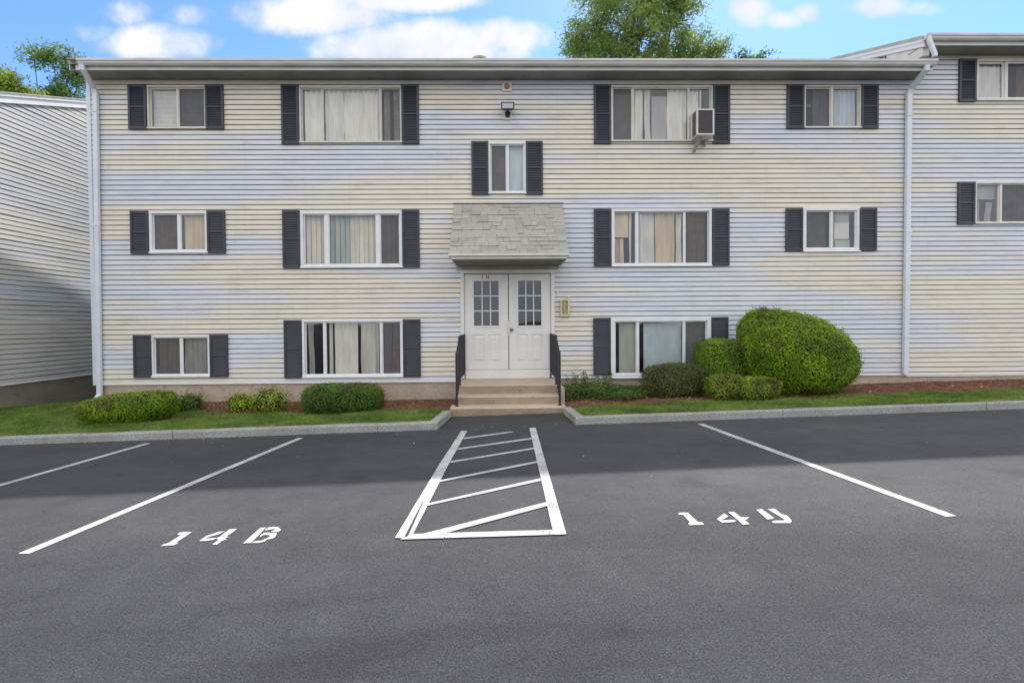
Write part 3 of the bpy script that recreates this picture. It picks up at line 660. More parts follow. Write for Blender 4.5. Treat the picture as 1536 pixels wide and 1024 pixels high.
# old light box and floodlight
mb = MB(); mb.box(-.03, .175, -.045, -.01, 6.335, 6.535); o = mb.build('junction_box', CREAM, MAIN, bevel=.008)
mb = MB(); mb.tube([(.072, -.045, 6.435), (.072, -.075, 6.435)], .055, 16); mb.tube([(.072, -.075, 6.435), (.072, -.10, 6.42)], .04, 14); mb.build('lamp_socket', plain('rusty_socket', (.36, .22, .13), .7, .3, 20), o)
mb = MB(); mb.box(-.01, .165, -.04, -.01, 5.76, 5.92); fl = mb.build('floodlight', CREAM, MAIN, bevel=.006)
mb = MB(); mb.tube([(.083, -.04, 5.85), (.083, -.10, 5.86)], .055, 14); mb.tube([(.083, -.09, 5.88), (.083, -.13, 5.94)], .02, 8); mb.build('socket', IRON, fl)
mb = MB(); cx = .083
mb.hexa([(cx-.09, -.10, 5.915), (cx+.09, -.10, 5.915), (cx+.09, -.10, 5.915+.12), (cx-.09, -.10, 5.915+.12)], [(cx-.135, -.20, 5.89), (cx+.135, -.20, 5.89), (cx+.135, -.19, 6.045), (cx-.135, -.19, 6.045)])
mb.build('housing', IRON, fl)
mb = MB(); mb.box(cx-.11, cx+.11, -.206, -.197, 5.912, 6.015); mb.build('lens', plain('frosted_lens', (.42, .43, .48), .2, .1), fl)
# intercom / open lantern box right of the door
YEL = plain('yellowed_plastic', (.62, .53, .33), .5, .15, 14)
mb = MB(); mb.box(1.15, 1.185, -.085, -.012, 1.74, 2.06); mb.box(1.295, 1.34, -.085, -.012, 1.74, 2.10); mb.box(1.185, 1.295, -.085, -.012, 2.02, 2.06); mb.box(1.14, 1.345, -.09, -.012, 1.70, 1.74)
o = mb.build('lantern_box', YEL, MAIN, bevel=.004)
mb = MB(); mb.box(1.186, 1.294, -.03, -.013, 1.741, 2.019); mb.tube([(1.235, -.05, 1.75), (1.235, -.05, 2.0)], .022, 10); mb.build('bulb_tube', plain('old_tube', (.50, .42, .24), .4, .3, 12), o)
mb = MB(); mb.box(1.085, 1.115, -.035, -.012, 2.17, 2.24); mb.build('doorbell', WHITE, MAIN, bevel=.004)

# door surround
mb = MB(); yo = -.05
mb.box(DX0, DX0+.075, yo, .03, DZ0, DZ1-.07); mb.box(DX1-.075, DX1, yo, .03, DZ0, DZ1-.07); mb.box(DX0, DX1, yo-.003, .03, DZ1-.07, DZ1)
mb.build('door_frame', DOORP, MAIN, bevel=.006)
mb = MB(); mb.box(DX0+.075, DX1-.075, -.03, .02, DZ0, .597); mb.build('threshold_panel', DOORP, MAIN, bevel=.004)
mb = MB(); mb.box(-1.0, 1.12, -.022, .0, DZ1, 2.80); mb.build('lintel_panel', plain('lintel', (.36, .35, .31), .6, .15, 4), MAIN)
def leaf(x0, x1):
    mb = MB(); z0, z1 = .605, 2.585; yf, yb = -.012, .03
    g0, g1, h0, h1 = x0+.18, x1-.18, 1.50, 2.46
    cells = [(g0, g1, h0, h1)]
    pz0, pz1 = .75, 1.33; pw = (x1-x0-.16-.16-.08)/2
    P = [(x0+.16, x0+.16+pw, pz0, pz1), (x1-.16-pw, x1-.16, pz0, pz1)]
    # slab built around openings, then panels set back inside
    mb.box(x0, g0, yf, yb, z0, z1) if False else None
    def slab(xs, zs, skip):
        for i in range(len(xs)-1):
            for j in range(len(zs)-1):
                c = ((xs[i]+xs[i+1])/2, (zs[j]+zs[j+1])/2)
                if any(a < c[0] < b and d < c[1] < e for a, b, d, e in skip): continue
                mb.box(xs[i], xs[i+1], yf, yb, zs[j], zs[j+1])
    slab([x0, g0, g1, x1], [h0, h1], [(g0, g1, h0, h1)]); mb.box(x0, x1, yf, yb, h1, z1)
    slab([x0, P[0][0], P[0][1], P[1][0], P[1][1], x1], [z0, pz0, pz1, h0], P)
    for a, b, c, d in P:
        mb.box(a, b, yf+.014, yb, c, d); e = .03
        mb.hexa([(a+e, yf+.014, c+e), (b-e, yf+.014, c+e), (b-e, yf+.014, d-e), (a+e, yf+.014, d-e)], [(a+e+.03, yf+.003, c+e+.03), (b-e-.03, yf+.003, c+e+.03), (b-e-.03, yf+.003, d-e-.03), (a+e+.03, yf+.003, d-e-.03)])
    # lite frame and bars
    f = .035
    for a, b, c, d in ((g0-.02, g0+f-.02, h0-.02, h1+.02), (g1-f+.02, g1+.02, h0-.02, h1+.02), (g0+f-.02, g1-f+.02, h0-.02, h0+f-.02), (g0+f-.02, g1-f+.02, h1-f+.02, h1+.02)): mb.box(a, b, yf-.012, yf+.01, c, d)
    a0, a1, c0, c1 = g0+f-.02, g1-f+.02, h0+f-.02, h1-f+.02
    for k in (1, 2):
        x = a0+(a1-a0)*k/3; mb.box(x-.010, x+.010, yf-.006, yf+.012, c0, c1)
        z = c0+(c1-c0)*k/3
        for q in range(3):
            xa = a0+(a1-a0)*q/3+(.010 if q else 0); xb = a0+(a1-a0)*(q+1)/3-(.010 if q < 2 else 0); mb.box(xa, xb, yf-.006, yf+.012, z-.010, z+.010)
    d = mb.build('door', DOORP, MAIN)
    g = MB(); g.box(g0-.005, g1+.005, .012, .016, h0-.005, h1+.005); g.build('pane', GLASSD, d)
    r = MB(); D = 1.6; rx0, rx1 = g0-.1, g1+.1
    r.box(g0-.05, g1+.05, .35, .36, h0-.1, h0+.3)
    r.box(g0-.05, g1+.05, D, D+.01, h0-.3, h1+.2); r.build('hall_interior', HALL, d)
    return d
dl = leaf(-.845, .062); dr = leaf(.078, .948)
mb = MB(); mb.box(.045, .10, -.032, -.0125, 1.30, 1.62); mb.build('latch_guard', CREAM, dr, bevel=.004)
mb = MB(); mb.tube([(.135, -.012, 1.43), (.135, -.022, 1.43)], .035, 14); mb.tube([(.135, -.022, 1.43), (.135, -.05, 1.43)], .013, 8); mb.tube([(.135, -.05, 1.43), (.135, -.085, 1.43)], .03, 12, r2=.024)
mb.build('handle', plain('brass', (.20, .16, .11), .35, .2, 8, metallic=.8), dr)
mb = MB(); RUST = plain('number_brown', (.09, .04, .03), .5, .3, 12)
zz0, zz1 = 2.485, 2.565
mb.box(-.475, -.462, -.018, -.0125, zz0, zz1); mb.build('digit', RUST, dl); mb = MB()
mb.box(-.345, -.332, -.018, -.0125, zz0, zz1); mb.box(-.395, -.345, -.018, -.0125, zz0+.022, zz0+.034)
mb.hexa([(-.398, -.018, zz0+.034), (-.385, -.018, zz0+.034), (-.385, -.0125, zz0+.034), (-.398, -.0125, zz0+.034)], [(-.384, -.018, zz1), (-.372, -.018, zz1), (-.372, -.0125, zz1), (-.384, -.0125, zz1)])
mb.build('digit', RUST, dl)
mb = MB(); mb.box(DX0+.1, DX1-.1, .40, .42, .4, 2.6, 0)
# vestibule shell so no light leaks round the leaves
mb = MB(); v = (DX0+.02, DX1-.02, 1.9, .43, 2.66)
mb.quad((v[0], v[2], v[3]), (v[1], v[2], v[3]), (v[1], v[2], v[4]), (v[0], v[2], v[4])); mb.quad((v[0], .03, v[3]), (v[0], v[2], v[3]), (v[0], v[2], v[4]), (v[0], .03, v[4])); mb.quad((v[1], .03, v[3]), (v[1], v[2], v[3]), (v[1], v[2], v[4]), (v[1], .03, v[4]))
mb.quad((v[0], .03, v[3]), (v[1], .03, v[3]), (v[1], v[2], v[3]), (v[0], v[2], v[3])); mb.quad((v[0], .03, v[4]), (v[1], .03, v[4]), (v[1], v[2], v[4]), (v[0], v[2], v[4]))
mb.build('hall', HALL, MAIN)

# canopy
cx0, cx1, cp, cz0, cz1 = -1.04, 1.205, -.90, 2.88, 4.04
mb = MB(); rows = 13
for i in range(rows):
    t0, t1 = i/rows, (i+1)/rows
    ya, yb = cp*(1-t0), cp*(1-t1); za, zb = cz0+(cz1-cz0)*t0, cz0+(cz1-cz0)*t1
    n = 20; rr = random.Random(i); xs_ = [cx0]; 
    while xs_[-1] < cx1-.12: xs_.append(min(cx1, xs_[-1]+rr.uniform(.12, .24)))
    xs_[-1] = cx1
    for a, b in zip(xs_, xs_[1:]):
        th = rr.choice([.010, .014, .022, .030]); dz = rr.choice([0, 0, 0, .008])
        mb.hexa([(a+.002, ya-th, za-.004-dz), (b-.002, ya-th, za-.004-dz), (b-.002, ya, za-.004-dz), (a+.002, ya, za-.004-dz)], [(a+.002, yb-.008, zb), (b-.002, yb-.008, zb), (b-.002, yb+.004, zb), (a+.002, yb+.004, zb)], rr.choice([0, 0, 0, 1, 1, 2]))
aw = mb.build('canopy', [plain('shingle_light', (.385, .37, .33), .95, .12, 30), plain('shingle_mid', (.36, .345, .305), .95, .12, 30), plain('shingle_dark', (.32, .31, .275), .95, .14, 30)], MAIN); tag(aw, 'shingled mansard canopy above the double doors')
for xa, xb in ((cx0+.012, cx0+.03), (cx1-.03, cx1-.012)):
    mb = MB(); mb.extrude_x([(cp+.03, cz0-.005), (-.02, cz1-.03), (-.02, cz0-.005)], xa, xb); mb.build('side_panel', CREAM, aw)
mb = MB(); mb.extrude_x([(cp+.022, cz0-.004), (-.02, cz1-.06), (-.02, cz0-.004)], cx0+.031, cx1-.031); mb.build('underlay', plain('felt', (.16, .155, .145), .95), aw)
mb = MB(); mb.box(cx0-.015, cx1+.015, -.02-.01, -.012, cz1, cz1+.018); mb.build('flashing', plain('flashing_metal', (.18, .15, .12), .6), aw)
mb = MB(); mb.box(cx0-.02, cx1+.02, cp-.035, -.02, cz0-.045, cz0-.006); mb.box(cx0+.02, cx1-.02, cp+.01, -.021, cz0-.10, cz0-.045); mb.build('fascia', CREAM, aw, bevel=.004)
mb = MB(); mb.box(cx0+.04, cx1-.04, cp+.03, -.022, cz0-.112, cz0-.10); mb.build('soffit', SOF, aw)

# ------------------------------------------------------------------ steps and railings
ST = empty('entrance_steps', (.04, -.9, 0)); tag(ST, 'tan concrete entrance steps with black iron side railings', 'steps')
def stepslab(x0, x1, y0, y1, z0, z1, seed, name='step'):
    mb = MB(); k = 16
    for i in range(k):
        a = x0+(x1-x0)*i/k; b = x0+(x1-x0)*(i+1)/k
        j1 = .006*noise.noise(Vector((a*4, seed, 0))); j2 = .006*noise.noise(Vector((b*4, seed, 0))); ch = .012
        prof = lambda x, j: [(x, y0+j, z0), (x, y0+j, z1-ch), (x, y0+ch+j, z1), (x, y1, z1), (x, y1, z0)]
        A, B = prof(a, j1), prof(b, j2)
        for q in range(4): mb.quad(A[q], B[q], B[q+1], A[q+1], 1 if q in (1, 2) else 0)
        if i == 0: mb.poly(A[::-1])
        if i == k-1: mb.poly(B)
    return mb.build(name, [STEP, TREAD], ST)
stepslab(-.955, 1.035, -1.76, -1.43, -.12, .122, 1)
stepslab(-.87, .97, -1.435, -1.10, -.12, .262, 2)
stepslab(-.865, .965, -1.105, .008, -.12, .42, 3, 'landing')
mb = MB(); mb.box(.97, 1.06, -1.38, .008, -.12, .40); mb.box(-.93, -.87, -1.0, .008, -.12, .40); mb.build('cheek_wall', m_concrete('patched_concrete', (.36, .27, .23), (.48, .38, .33), (.30, .2, .16)), ST, bevel=.01)
def rail(x):
    mb = MB(); 
    mb.duct([(x, -.03, 1.335), (x, -.95, 1.335), (x, -1.55, 1.03)], .028, .02)
    mb.duct([(x, -.03, .53), (x, -1.0, .53)], .022, .022); mb.duct([(x, -1.0, .53), (x, -1.56, .26)], .022, .022)
    r = mb.build('railing', IRON, ST)
    for i in range(14):
        y = -.05-.112*i; t = 0 if y > -.95 else (-.95-y)/.6; top = 1.33-.305*t; bot = .53-.27*max(0, (-1.0-y)/.56)
        b = MB(); w = .0065; b.box(x-w, x+w, y-w, y+w, bot, top); b.build('baluster', IRON, r)
    for (y, zb, zt) in ((-.03, .42, 1.35), (-1.05, .42, 1.33), (-1.575, .12, 1.06)):
        b = MB(); b.box(x-.019, x+.019, y-.019, y+.019, zb, zt); b.box(x-.035, x+.035, y-.035, y+.035, zb, zb+.008); b.build('post', IRON, r)
rail(-.855); rail(.945)

# ------------------------------------------------------------------ air conditioner
AC = empty('air_conditioner', (4.055, -.17, 5.3)); tag(AC, 'white window air conditioner propped in the right pane of the top floor window', 'air conditioner')
ACW = plain('ac_case', (.62, .61, .59), .5, .1, 6)
x0, x1, y0, y1, z0, z1 = 3.88, 4.235, -.35, .03, 5.32, 5.84
mb = MB(); t = .03
mb.box(x0, x1, y0+.012, y0+.032, z0, z0+t); mb.box(x0, x1, y0+.012, y0+.032, z1-t, z1); mb.box(x0, x0+t, y0+.012, y0+.032, z0+t, z1-t); mb.box(x1-t, x1, y0+.012, y0+.032, z0+t, z1-t)
mb.box(x0, x1, y0+.032, y1, z1-.02, z1); mb.box(x0, x1, y0+.032, y1, z0, z0+.02); mb.box(x0, x0+.012, y1-.14, y1, z0+.02, z1-.02); mb.box(x1-.012, x1, y0+.032, y1, z0+.02, z1-.02)
mb.box(x0, x0+.012, y0+.032, y0+.06, z0+.02, z1-.02)
mb.build('case', ACW, AC, bevel=.004)
DK = plain('ac_fins', (.14, .13, .12), .6, .2, 30)
mb = MB(); mb.box(x0+.02, x1-.02, y0+.045, y0+.06, z0+.02, z1-.02)
k = 18
for i in range(k): 
    x = x0+.035+(x1-x0-.07)*i/(k-1); mb.box(x-.003, x+.003, y0+.026, y0+.046, z0+.03, z1-.03)
mb.build('grille', DK, AC)
mb = MB(); mb.box(x0+.004, x0+.010, y0+.06, y1-.14, z0+.02, z1-.02)
for i in range(12): z = z0+.05+i*.035; mb.box(x0-.002, x0+.006, y0+.07, y1-.15, z, z+.012)
mb.build('side_vent', DK, AC)
mb = MB(); mb.duct([(3.99, -.26, 5.315), (3.93, -.05, 5.08)], .06, .03); mb.box(4.15, 4.18, -.1, -.03, 5.2, 5.315); mb.build('support_bracket', plain('old_wood', (.36, .32, .28), .8, .25, 10), AC)

# ------------------------------------------------------------------ right building
RB = empty('apartment_building', (15, 0, 0)); tag(RB, 'taller apartment block at the right edge, with its eave stepped up above the main block', 'apartment building')
HOLES.clear()
window(RB, 9.9, 11.15, 6.149, 7.012, .05, CREAM, [(9.955, 10.515, False), (10.56, 11.1, True)], [('c', 9.97, 10.5, 'pale'), ('c', 10.9, 11.1, 'taupe')], sash=.03, sm=WHITE)
window(RB, 9.9, 11.15, 3.583, 4.45, .03, CREAM, [(9.935, 10.44, False), (10.475, 11.115, True)], [('c', 10.02, 10.12, 'violet', 0, .6), ('c', 10.24, 10.36, 'violet', 0, .55), ('s', 9.94, 10.43, 'violet', .62, 1), ('c', 10.48, 11.1, 'violet')])
window(RB, 9.9, 11.15, 1.05, 1.9, .03, CREAM, [(9.935, 10.44, False), (10.475, 11.115, True)], [('c', 10.48, 11.1, 'violet')]) if False else None
for z in (6.12, 3.57): shutter(RB, 9.52, z, .36, .89); shutter(RB, 11.16, z, .36, .89)
ZR = 7.105; XW = 8.47
mb = MB(); siding(mb, FRONT, lambda z: (XW, 22), .375+CH*0, ZR, HOLES, seed=11)
siding(mb, lambda u, o, z: (8.60-o, u, z), lambda z: (max(.02, (z-7.17)/rise), min(6.9, 2*RY-(z-7.17)/rise)), .375+CH*60, 8.5, seed=12)
mb.quad((22, 0, -.2), (22, 6.9, -.2), (22, 6.9, ZR), (22, 0, ZR), 0)
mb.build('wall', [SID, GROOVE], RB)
mb = MB(); mb.box(XW+.05, 22, .012, .25, -.3, .41); mb.build('foundation', FOUND, RB)
mb = MB(); mb.box(XW, 22, -.024, .01, .405, .431); mb.build('starter_strip', WHITE, RB)
mb = MB(); mb.box(8.46, 22.1, -.36, 0, ZR-.01, ZR+.002); mb.build('soffit', SOF, RB)
mb = MB(); mb.box(8.44, 22.1, -.378, -.36, ZR-.02, ZR+.09); mb.build('fascia', GUT, RB)
mb = MB(); mb.extrude_x([(y, z+.51) for y, z in gp], 8.42, 22.15); mb.build('gutter', GUT, RB)
mb = MB(); roofslab(mb, 8.38, 22.1, -.41, 7.255, RY); mb.build('roof', ROOF, RB)
mb = MB()
def rake(mb, x0, x1, ze, h, y0=-.40, y1=RY):
    d = rise*(y1-y0)
    mb.hexa([(x0, y0, ze-h), (x1, y0, ze-h), (x1, y1, ze-h+d), (x0, y1, ze-h+d)], [(x0, y0, ze), (x1, y0, ze), (x1, y1, ze+d), (x0, y1, ze+d)])
rake(mb, 8.40, 8.43, 7.225, .09); rake(mb, 8.43, 8.46, 7.145, .10); rake(mb, 8.46, 8.60, 7.055, .012)
mb.build('rake_board', WHITE, RB)
mb = MB(); mb.extrude_x([(-.34, 6.90), (-.34, 7.06), (.55, 7.42), (.55, 6.90)], 8.468, 8.597); mb.build('eave_return', CREAM, RB)
mb = MB(); mb.duct([(8.47, -.46, 7.21), (8.485, -.46, 7.14), (8.60, -.46, 6.86), (8.60, -.46, 6.81)], .075, .06); mb.build('gutter_outlet', PIPE, RB)

# ------------------------------------------------------------------ left building
LBD = empty('apartment_building', (-14, 3, 0)); tag(LBD, 'neighbouring building at the left edge showing its plain gable end wall', 'apartment building')
XG = -10.2; YF = -2.2
def zrk(y): return 6.14+.401*(y+.04)
mb = MB()
siding(mb, lambda u, o, z: (XG+o, u, z), lambda z: (YF+max(0, (z-zrk(YF))/.401), 2*RY-YF-max(0, (z-zrk(YF))/.401)), .40, zrk(RY)-.02, seed=21, wob=2.2, seg=.7)
siding(mb, lambda u, o, z: (u, YF-o, z), lambda z: (-20, XG), .40, zrk(YF)-.1, seed=22)
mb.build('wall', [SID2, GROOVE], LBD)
mb = MB(); mb.box(-20, XG-.012, YF+.012, 8.5, -.8, .39); mb.build('foundation', m_concrete('dark_foundation', (.17, .145, .12), (.24, .205, .17), (.10, .08, .06)), LBD)
mb = MB(); mb.box(XG-.01, XG+.024, YF, 8.5, .375, .40); mb.box(XG-.03, XG+.026, YF-.026, YF+.08, .40, zrk(YF)-.1); mb.build('corner_trim', WHITE, LBD)
mb = MB()
def rk2(x0, x1, off, h, y0=YF-.3, y1=RY):
    mb.hexa([(x0, y0, zrk(y0)+off-h), (x1, y0, zrk(y0)+off-h), (x1, y1, zrk(y1)+off-h), (x0, y1, zrk(y1)+off-h)], [(x0, y0, zrk(y0)+off), (x1, y0, zrk(y0)+off), (x1, y1, zrk(y1)+off), (x0, y1, zrk(y1)+off)])
rk2(XG, XG+.05, .10, .13); rk2(XG, XG+.075, .16, .06)
y1b = 2*RY-YF+.3
mb.hexa([(XG, RY, zrk(RY)-.03), (XG+.05, RY, zrk(RY)-.03), (XG+.05, y1b, zrk(YF-.3)-.03), (XG, y1b, zrk(YF-.3)-.03)], [(XG, RY, zrk(RY)+.16), (XG+.05, RY, zrk(RY)+.16), (XG+.05, y1b, zrk(YF-.3)+.16), (XG, y1b, zrk(YF-.3)+.16)])
mb.build('rake_board', WHITE, LBD)
mb = MB(); ye = YF-.35; ze = zrk(ye)+.19; yb = 2*RY-ye; zr = zrk(RY)+.19
mb.extrude_x([(ye, ze), (RY, zr), (yb, ze), (yb, ze-.03), (RY, zr-.03), (ye, ze-.03)], -20, XG+.09); mb.build('roof', ROOF, LBD)

# ------------------------------------------------------------------ foliage
def leaf_quads(C, Nn, L_, W_, droop=0):
    """C centres (n,3); Nn normals (n,3); L_, W_ sizes (n,)"""
    n = len(C); r = rng.normal(size=(n, 3)); T = r-(r*Nn).sum(1)[:, None]*Nn; T /= np.linalg.norm(T, axis=1)[:, None]+1e-9
    B = np.cross(Nn, T)
    V = np.empty((n, 4, 3)); V[:, 0] = C-T*L_[:, None]/2; V[:, 1] = C+B*W_[:, None]/2+Nn*(W_*.15)[:, None]; V[:, 2] = C+T*L_[:, None]/2; V[:, 3] = C-B*W_[:, None]/2+Nn*(W_*.15)[:, None]
    return V.reshape(-1, 3), np.arange(4*n).reshape(n, 4)
def unit(n):
    d = rng.normal(size=(n, 3)); return d/np.linalg.norm(d, axis=1)[:, None]
def vnoise(P, s, off=0): return np.array([noise.noise(Vector((p[0]*s+off, p[1]*s, p[2]*s))) for p in P])
def bush(name, label, x0, x1, y0, y1, z0, z1, n, mat, core, e=2.6, leaf=.035, lump=.10, group=None, bot=.9, cat='bush', loose=.16, skew=0, tilt=0):
    c = np.array([(x0+x1)/2, (y0+y1)/2, (z0+z1)/2]); a = np.array([(x1-x0)/2, (y1-y0)/2, (z1-z0)/2])
    t = empty(name, (c[0], c[1], z0)); tag(t, label, cat, group)
    D = unit(int(n*1.25)); k = (np.abs(D)**e).sum(1)**(-1/e); S = D*k[:, None]
    lm = vnoise(S*a, 1.6/max(a), 3.1*c[0])*lump+vnoise(S*a, 9, c[0])*lump*.45
    depth = 1-np.abs(rng.normal(size=len(S)))*.07+np.maximum(0, rng.normal(size=len(S)))*loose*.35
    P = S*(depth*(1+lm))[:, None]
    keep = P[:, 2] > -1.0*bot
    # gaps: sparser where a low noise value
    gp_ = vnoise(S*a, 4.5, 7.7+c[0]); keep &= (rng.random(len(S)) < np.clip(1.1+gp_*.9, .4, 1))
    P, S2 = P[keep][:n], S[keep][:n]
    P[:, 2] = (P[:, 2]+1)*(1+tilt*P[:, 0])-1
    P[:, 0] -= skew*(1-P[:, 0]**2).clip(0)*(P[:, 2]+.25).clip(0)
    Cn = P*a+c; Cn[:, 2] = np.maximum(Cn[:, 2], z0+.005)
    Nn = S2/a; Nn /= np.linalg.norm(Nn, axis=1)[:, None]; Nn = Nn+unit(len(Nn))*.75; Nn /= np.linalg.norm(Nn, axis=1)[:, None]
    Ls = leaf*rng.uniform(.7, 1.3, len(Cn)); V, F = leaf_quads(Cn, Nn, Ls, Ls*.6)
    np_mesh('foliage', V, F, mat, t)
    m = MB(); nu, nv = 22, 14; idx = []
    for j in range(nv+1):
        for i in range(nu):
            th = math.pi*j/nv; ph = 2*math.pi*i/nu; d = np.array([math.sin(th)*math.cos(ph), math.sin(th)*math.sin(ph), math.cos(th)])
            kk = (np.abs(d)**e).sum()**(-1/e); q_ = d*kk*.86*(1+lump*.8*noise.noise(Vector(d*2+c))); q_[2] = (q_[2]+1)*(1+tilt*q_[0])-1; q_[0] -= skew*max(0, 1-q_[0]**2)*max(0, q_[2]+.25); p = q_*a+c
            m.v.append((p[0], p[1], max(z0+.02, p[2])))
    for j in range(nv):
        for i in range(nu): m.f.append((j*nu+i, (j+1)*nu+i, (j+1)*nu+(i+1) % nu, j*nu+(i+1) % nu)); m.m.append(0)
    m.build('inner_branches', core, t, smooth=True)
    st = MB()
    for q in range(7):
        px, py = c[0]+random.uniform(-.4, .4)*a[0], c[1]+random.uniform(-.3, .3)*a[1]; st.tube([(px, py, z0-.06), (px+random.uniform(-.05, .05), py, z0+.12), (px+random.uniform(-.1, .1), py, c[2])], .012, 6)
    st.build('stem', BARK, t)
    return t
LG = m_leaf('bright_leaf', (.05, .135, .008), (.33, .48, .02), 2.0)
LM = m_leaf('mid_leaf', (.035, .095, .012), (.15, .27, .03), 3)
LD = m_leaf('dark_leaf', (.016, .045, .010), (.06, .115, .022), 3)
LR = m_leaf('reddish_leaf', (.04, .07, .015), (.17, .17, .045), 4)
LY_ = m_leaf('yellow_leaf', (.07, .13, .012), (.34, .42, .04), 4)
LGC = m_leaf('cover_leaf', (.035, .08, .014), (.13, .21, .04), 5)
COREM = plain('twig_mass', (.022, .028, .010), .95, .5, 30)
GB = 'foundation shrubs'
bush('hedge', 'long low bright green hedge at the left corner of the main block', -7.10, -5.72, -2.1, -1.35, -.04, .42, 22000, LG, COREM, e=3.8, leaf=.028, lump=.06, loose=.08, tilt=.14, group=GB, cat='hedge')
bush('shrub', 'small loose shrub immediately right of the long low hedge', -6.15, -5.70, -1.15, -.75, -.04, .27, 1100, LM, COREM, e=2, leaf=.04, lump=.3, group=GB, loose=1.0, cat='shrub')
bush('shrub', 'small round yellow-green shrub under the gap between the lower left windows', -5.14, -4.76, -1.15, -.8, -.05, .27, 1300, LG, COREM, e=2, leaf=.04, lump=.3, group=GB, loose=.8, cat='shrub')
bush('shrub', 'small shrub with reddish tips between the little round shrub and the clipped box shrub', -4.62, -4.02, -1.4, -.95, -.06, .36, 2400, LY_, COREM, e=2, leaf=.04, lump=.25, group=GB, loose=.8, cat='shrub')
bush('box_shrub', 'clipped dark green box shrub with flat top left of the steps', -3.68, -2.28, -1.55, -.75, -.05, .47, 15000, LM, COREM, e=3.6, leaf=.028, lump=.05, group=GB, cat='shrub')
bush('shrub', 'flat-topped shrub with brownish red crown under the lower right window', 2.66, 3.92, -1.15, -.4, .06, .76, 14000, LR, COREM, e=2.9, leaf=.028, lump=.06, group=GB, cat='shrub')
bush('shrub', 'squared green shrub tucked against the left side of the giant round bush', 3.74, 4.80, -1.05, -.28, .10, 1.22, 20000, LG, COREM, e=4.5, leaf=.027, lump=.05, loose=.08, group=GB, cat='shrub')
bush('shrub', 'giant round bright green bush overlapping the lower right wall', 4.43, 6.60, -1.75, -.15, .14, 1.78, 62000, LG, COREM, skew=.24, tilt=-.09, e=2.05, leaf=.034, lump=.10, loose=.08, group=GB, cat='bush', bot=.96)
bush('shrub', 'low yellow-green shrub in front of the squared shrub', 3.66, 4.36, -1.60, -1.05, .14, .60, 6500, LY_, COREM, e=3.4, leaf=.03, lump=.12, group=GB, cat='shrub')
bush('shrub', 'low green shrub at the left foot of the giant round bush', 4.12, 4.83, -1.78, -1.2, .16, .58, 6500, LY_, COREM, e=3.2, leaf=.03, lump=.12, group=GB, cat='shrub')

# leafy ground cover beside the steps
n = 9000; X = rng.uniform(1.12, 3.1, n); Y = rng.uniform(-1.35, -.06, n)
h = np.interp(X, [1.1, 1.8, 2.3, 3.1], [.30, .33, .24, .16])*(1-.55*np.abs((Y+.55)/.8))
keep = (Y > -1.0-.35*np.sin(X*2.2)**2); X, Y, h = X[keep], Y[keep], h[keep]
Z = np.array([bedz(x, y) for x, y in zip(X, Y)])+.02+h*rng.uniform(.1, 1.0, len(X))
Nn = np.stack([rng.normal(size=len(X))*.7, rng.normal(size=len(X))*.7-.2, np.ones(len(X))], 1); Nn /= np.linalg.norm(Nn, axis=1)[:, None]
Ls = rng.uniform(.03, .065, len(X)); V, F = leaf_quads(np.stack([X, Y, Z], 1), Nn, Ls, Ls*.45)
tag(np_mesh('ground_cover', V, F, LGC), 'leafy dark green ground cover right of the entrance steps', 'ground cover', kind='stuff')

# upright leafy plants rising out of the cover beside the steps
V = []; F = []
t0_ = empty('leafy_plant', (1.5, -.35, .1)); tag(t0_, 'upright leafy perennials against the wall right of the steps', 'plant')
Cs = []; 
for i in range(16):
    px = random.uniform(1.2, 2.15); py = random.uniform(-.5, -.1); hh = random.uniform(.38, .56)
    for k in range(26):
        f = k/26; a = k*2.4; r = .055*(1-f*.5); Cs.append((px+math.cos(a)*r, py+math.sin(a)*r, .06+hh*f))
Cs = np.array(Cs); Nn = unit(len(Cs)); Nn[:, 2] = abs(Nn[:, 2])+.4; Nn /= np.linalg.norm(Nn, axis=1)[:, None]
V, F = leaf_quads(Cs, Nn, np.full(len(Cs), .085), np.full(len(Cs), .03)); np_mesh('foliage', V, F, LGC, t0_)

# grass blades
def grass(x0, x1, y0, y1, n, cond):
    X = rng.uniform(x0, x1, n); Y = rng.uniform(y0, y1, n); k = np.array([cond(x, y) for x, y in zip(X, Y)]); X, Y = X[k], Y[k]
    Z = np.array([bedz(x, y) for x, y in zip(X, Y)]); m = len(X); H_ = rng.uniform(.018, .05, m)*(1+.7*np.sin(X*3.1+Y*5)*np.sin(X*1.3-Y*2)); A = rng.uniform(0, 6.283, m); w = .005
    ln = rng.normal(size=(m, 2))*.018; V = np.empty((m, 3, 3))
    V[:, 0] = np.stack([X-np.cos(A)*w, Y-np.sin(A)*w, Z-.005], 1); V[:, 1] = np.stack([X+np.cos(A)*w, Y+np.sin(A)*w, Z-.005], 1); V[:, 2] = np.stack([X+ln[:, 0], Y+ln[:, 1], Z+H_], 1)
    return V.reshape(-1, 3), m
Vs = []; ms = 0
for a in ((-10.2, -1.15, -2.69, -.3, 90000, lambda x, y: y < (mulch_front(x) if x > -6.45 else 9)+.03*random.random()),
          (-10.15, -8.4, -.3, 2.5, 6000, lambda x, y: True),
          (1.18, 12.5, -2.69, -1.2, 85000, lambda x, y: y < mulch_front(x)+.03*random.random())):
    V, m = grass(*a); Vs.append(V); ms += m
GRM = m_leaf('grass_blade', (.07, .14, .02), (.27, .36, .075), 1.6, 14, .35)
for n_ in GRM.node_tree.nodes:
    if n_.type == 'VALTORGB':
        e_ = n_.color_ramp.elements.new(.80); e_.color = (.42, .38, .16, 1)
V = np.concatenate(Vs); tag(np_mesh('grass', V, np.arange(3*ms).reshape(ms, 3), GRM, k=3), 'short mown green grass along the kerb', 'grass', kind='stuff')
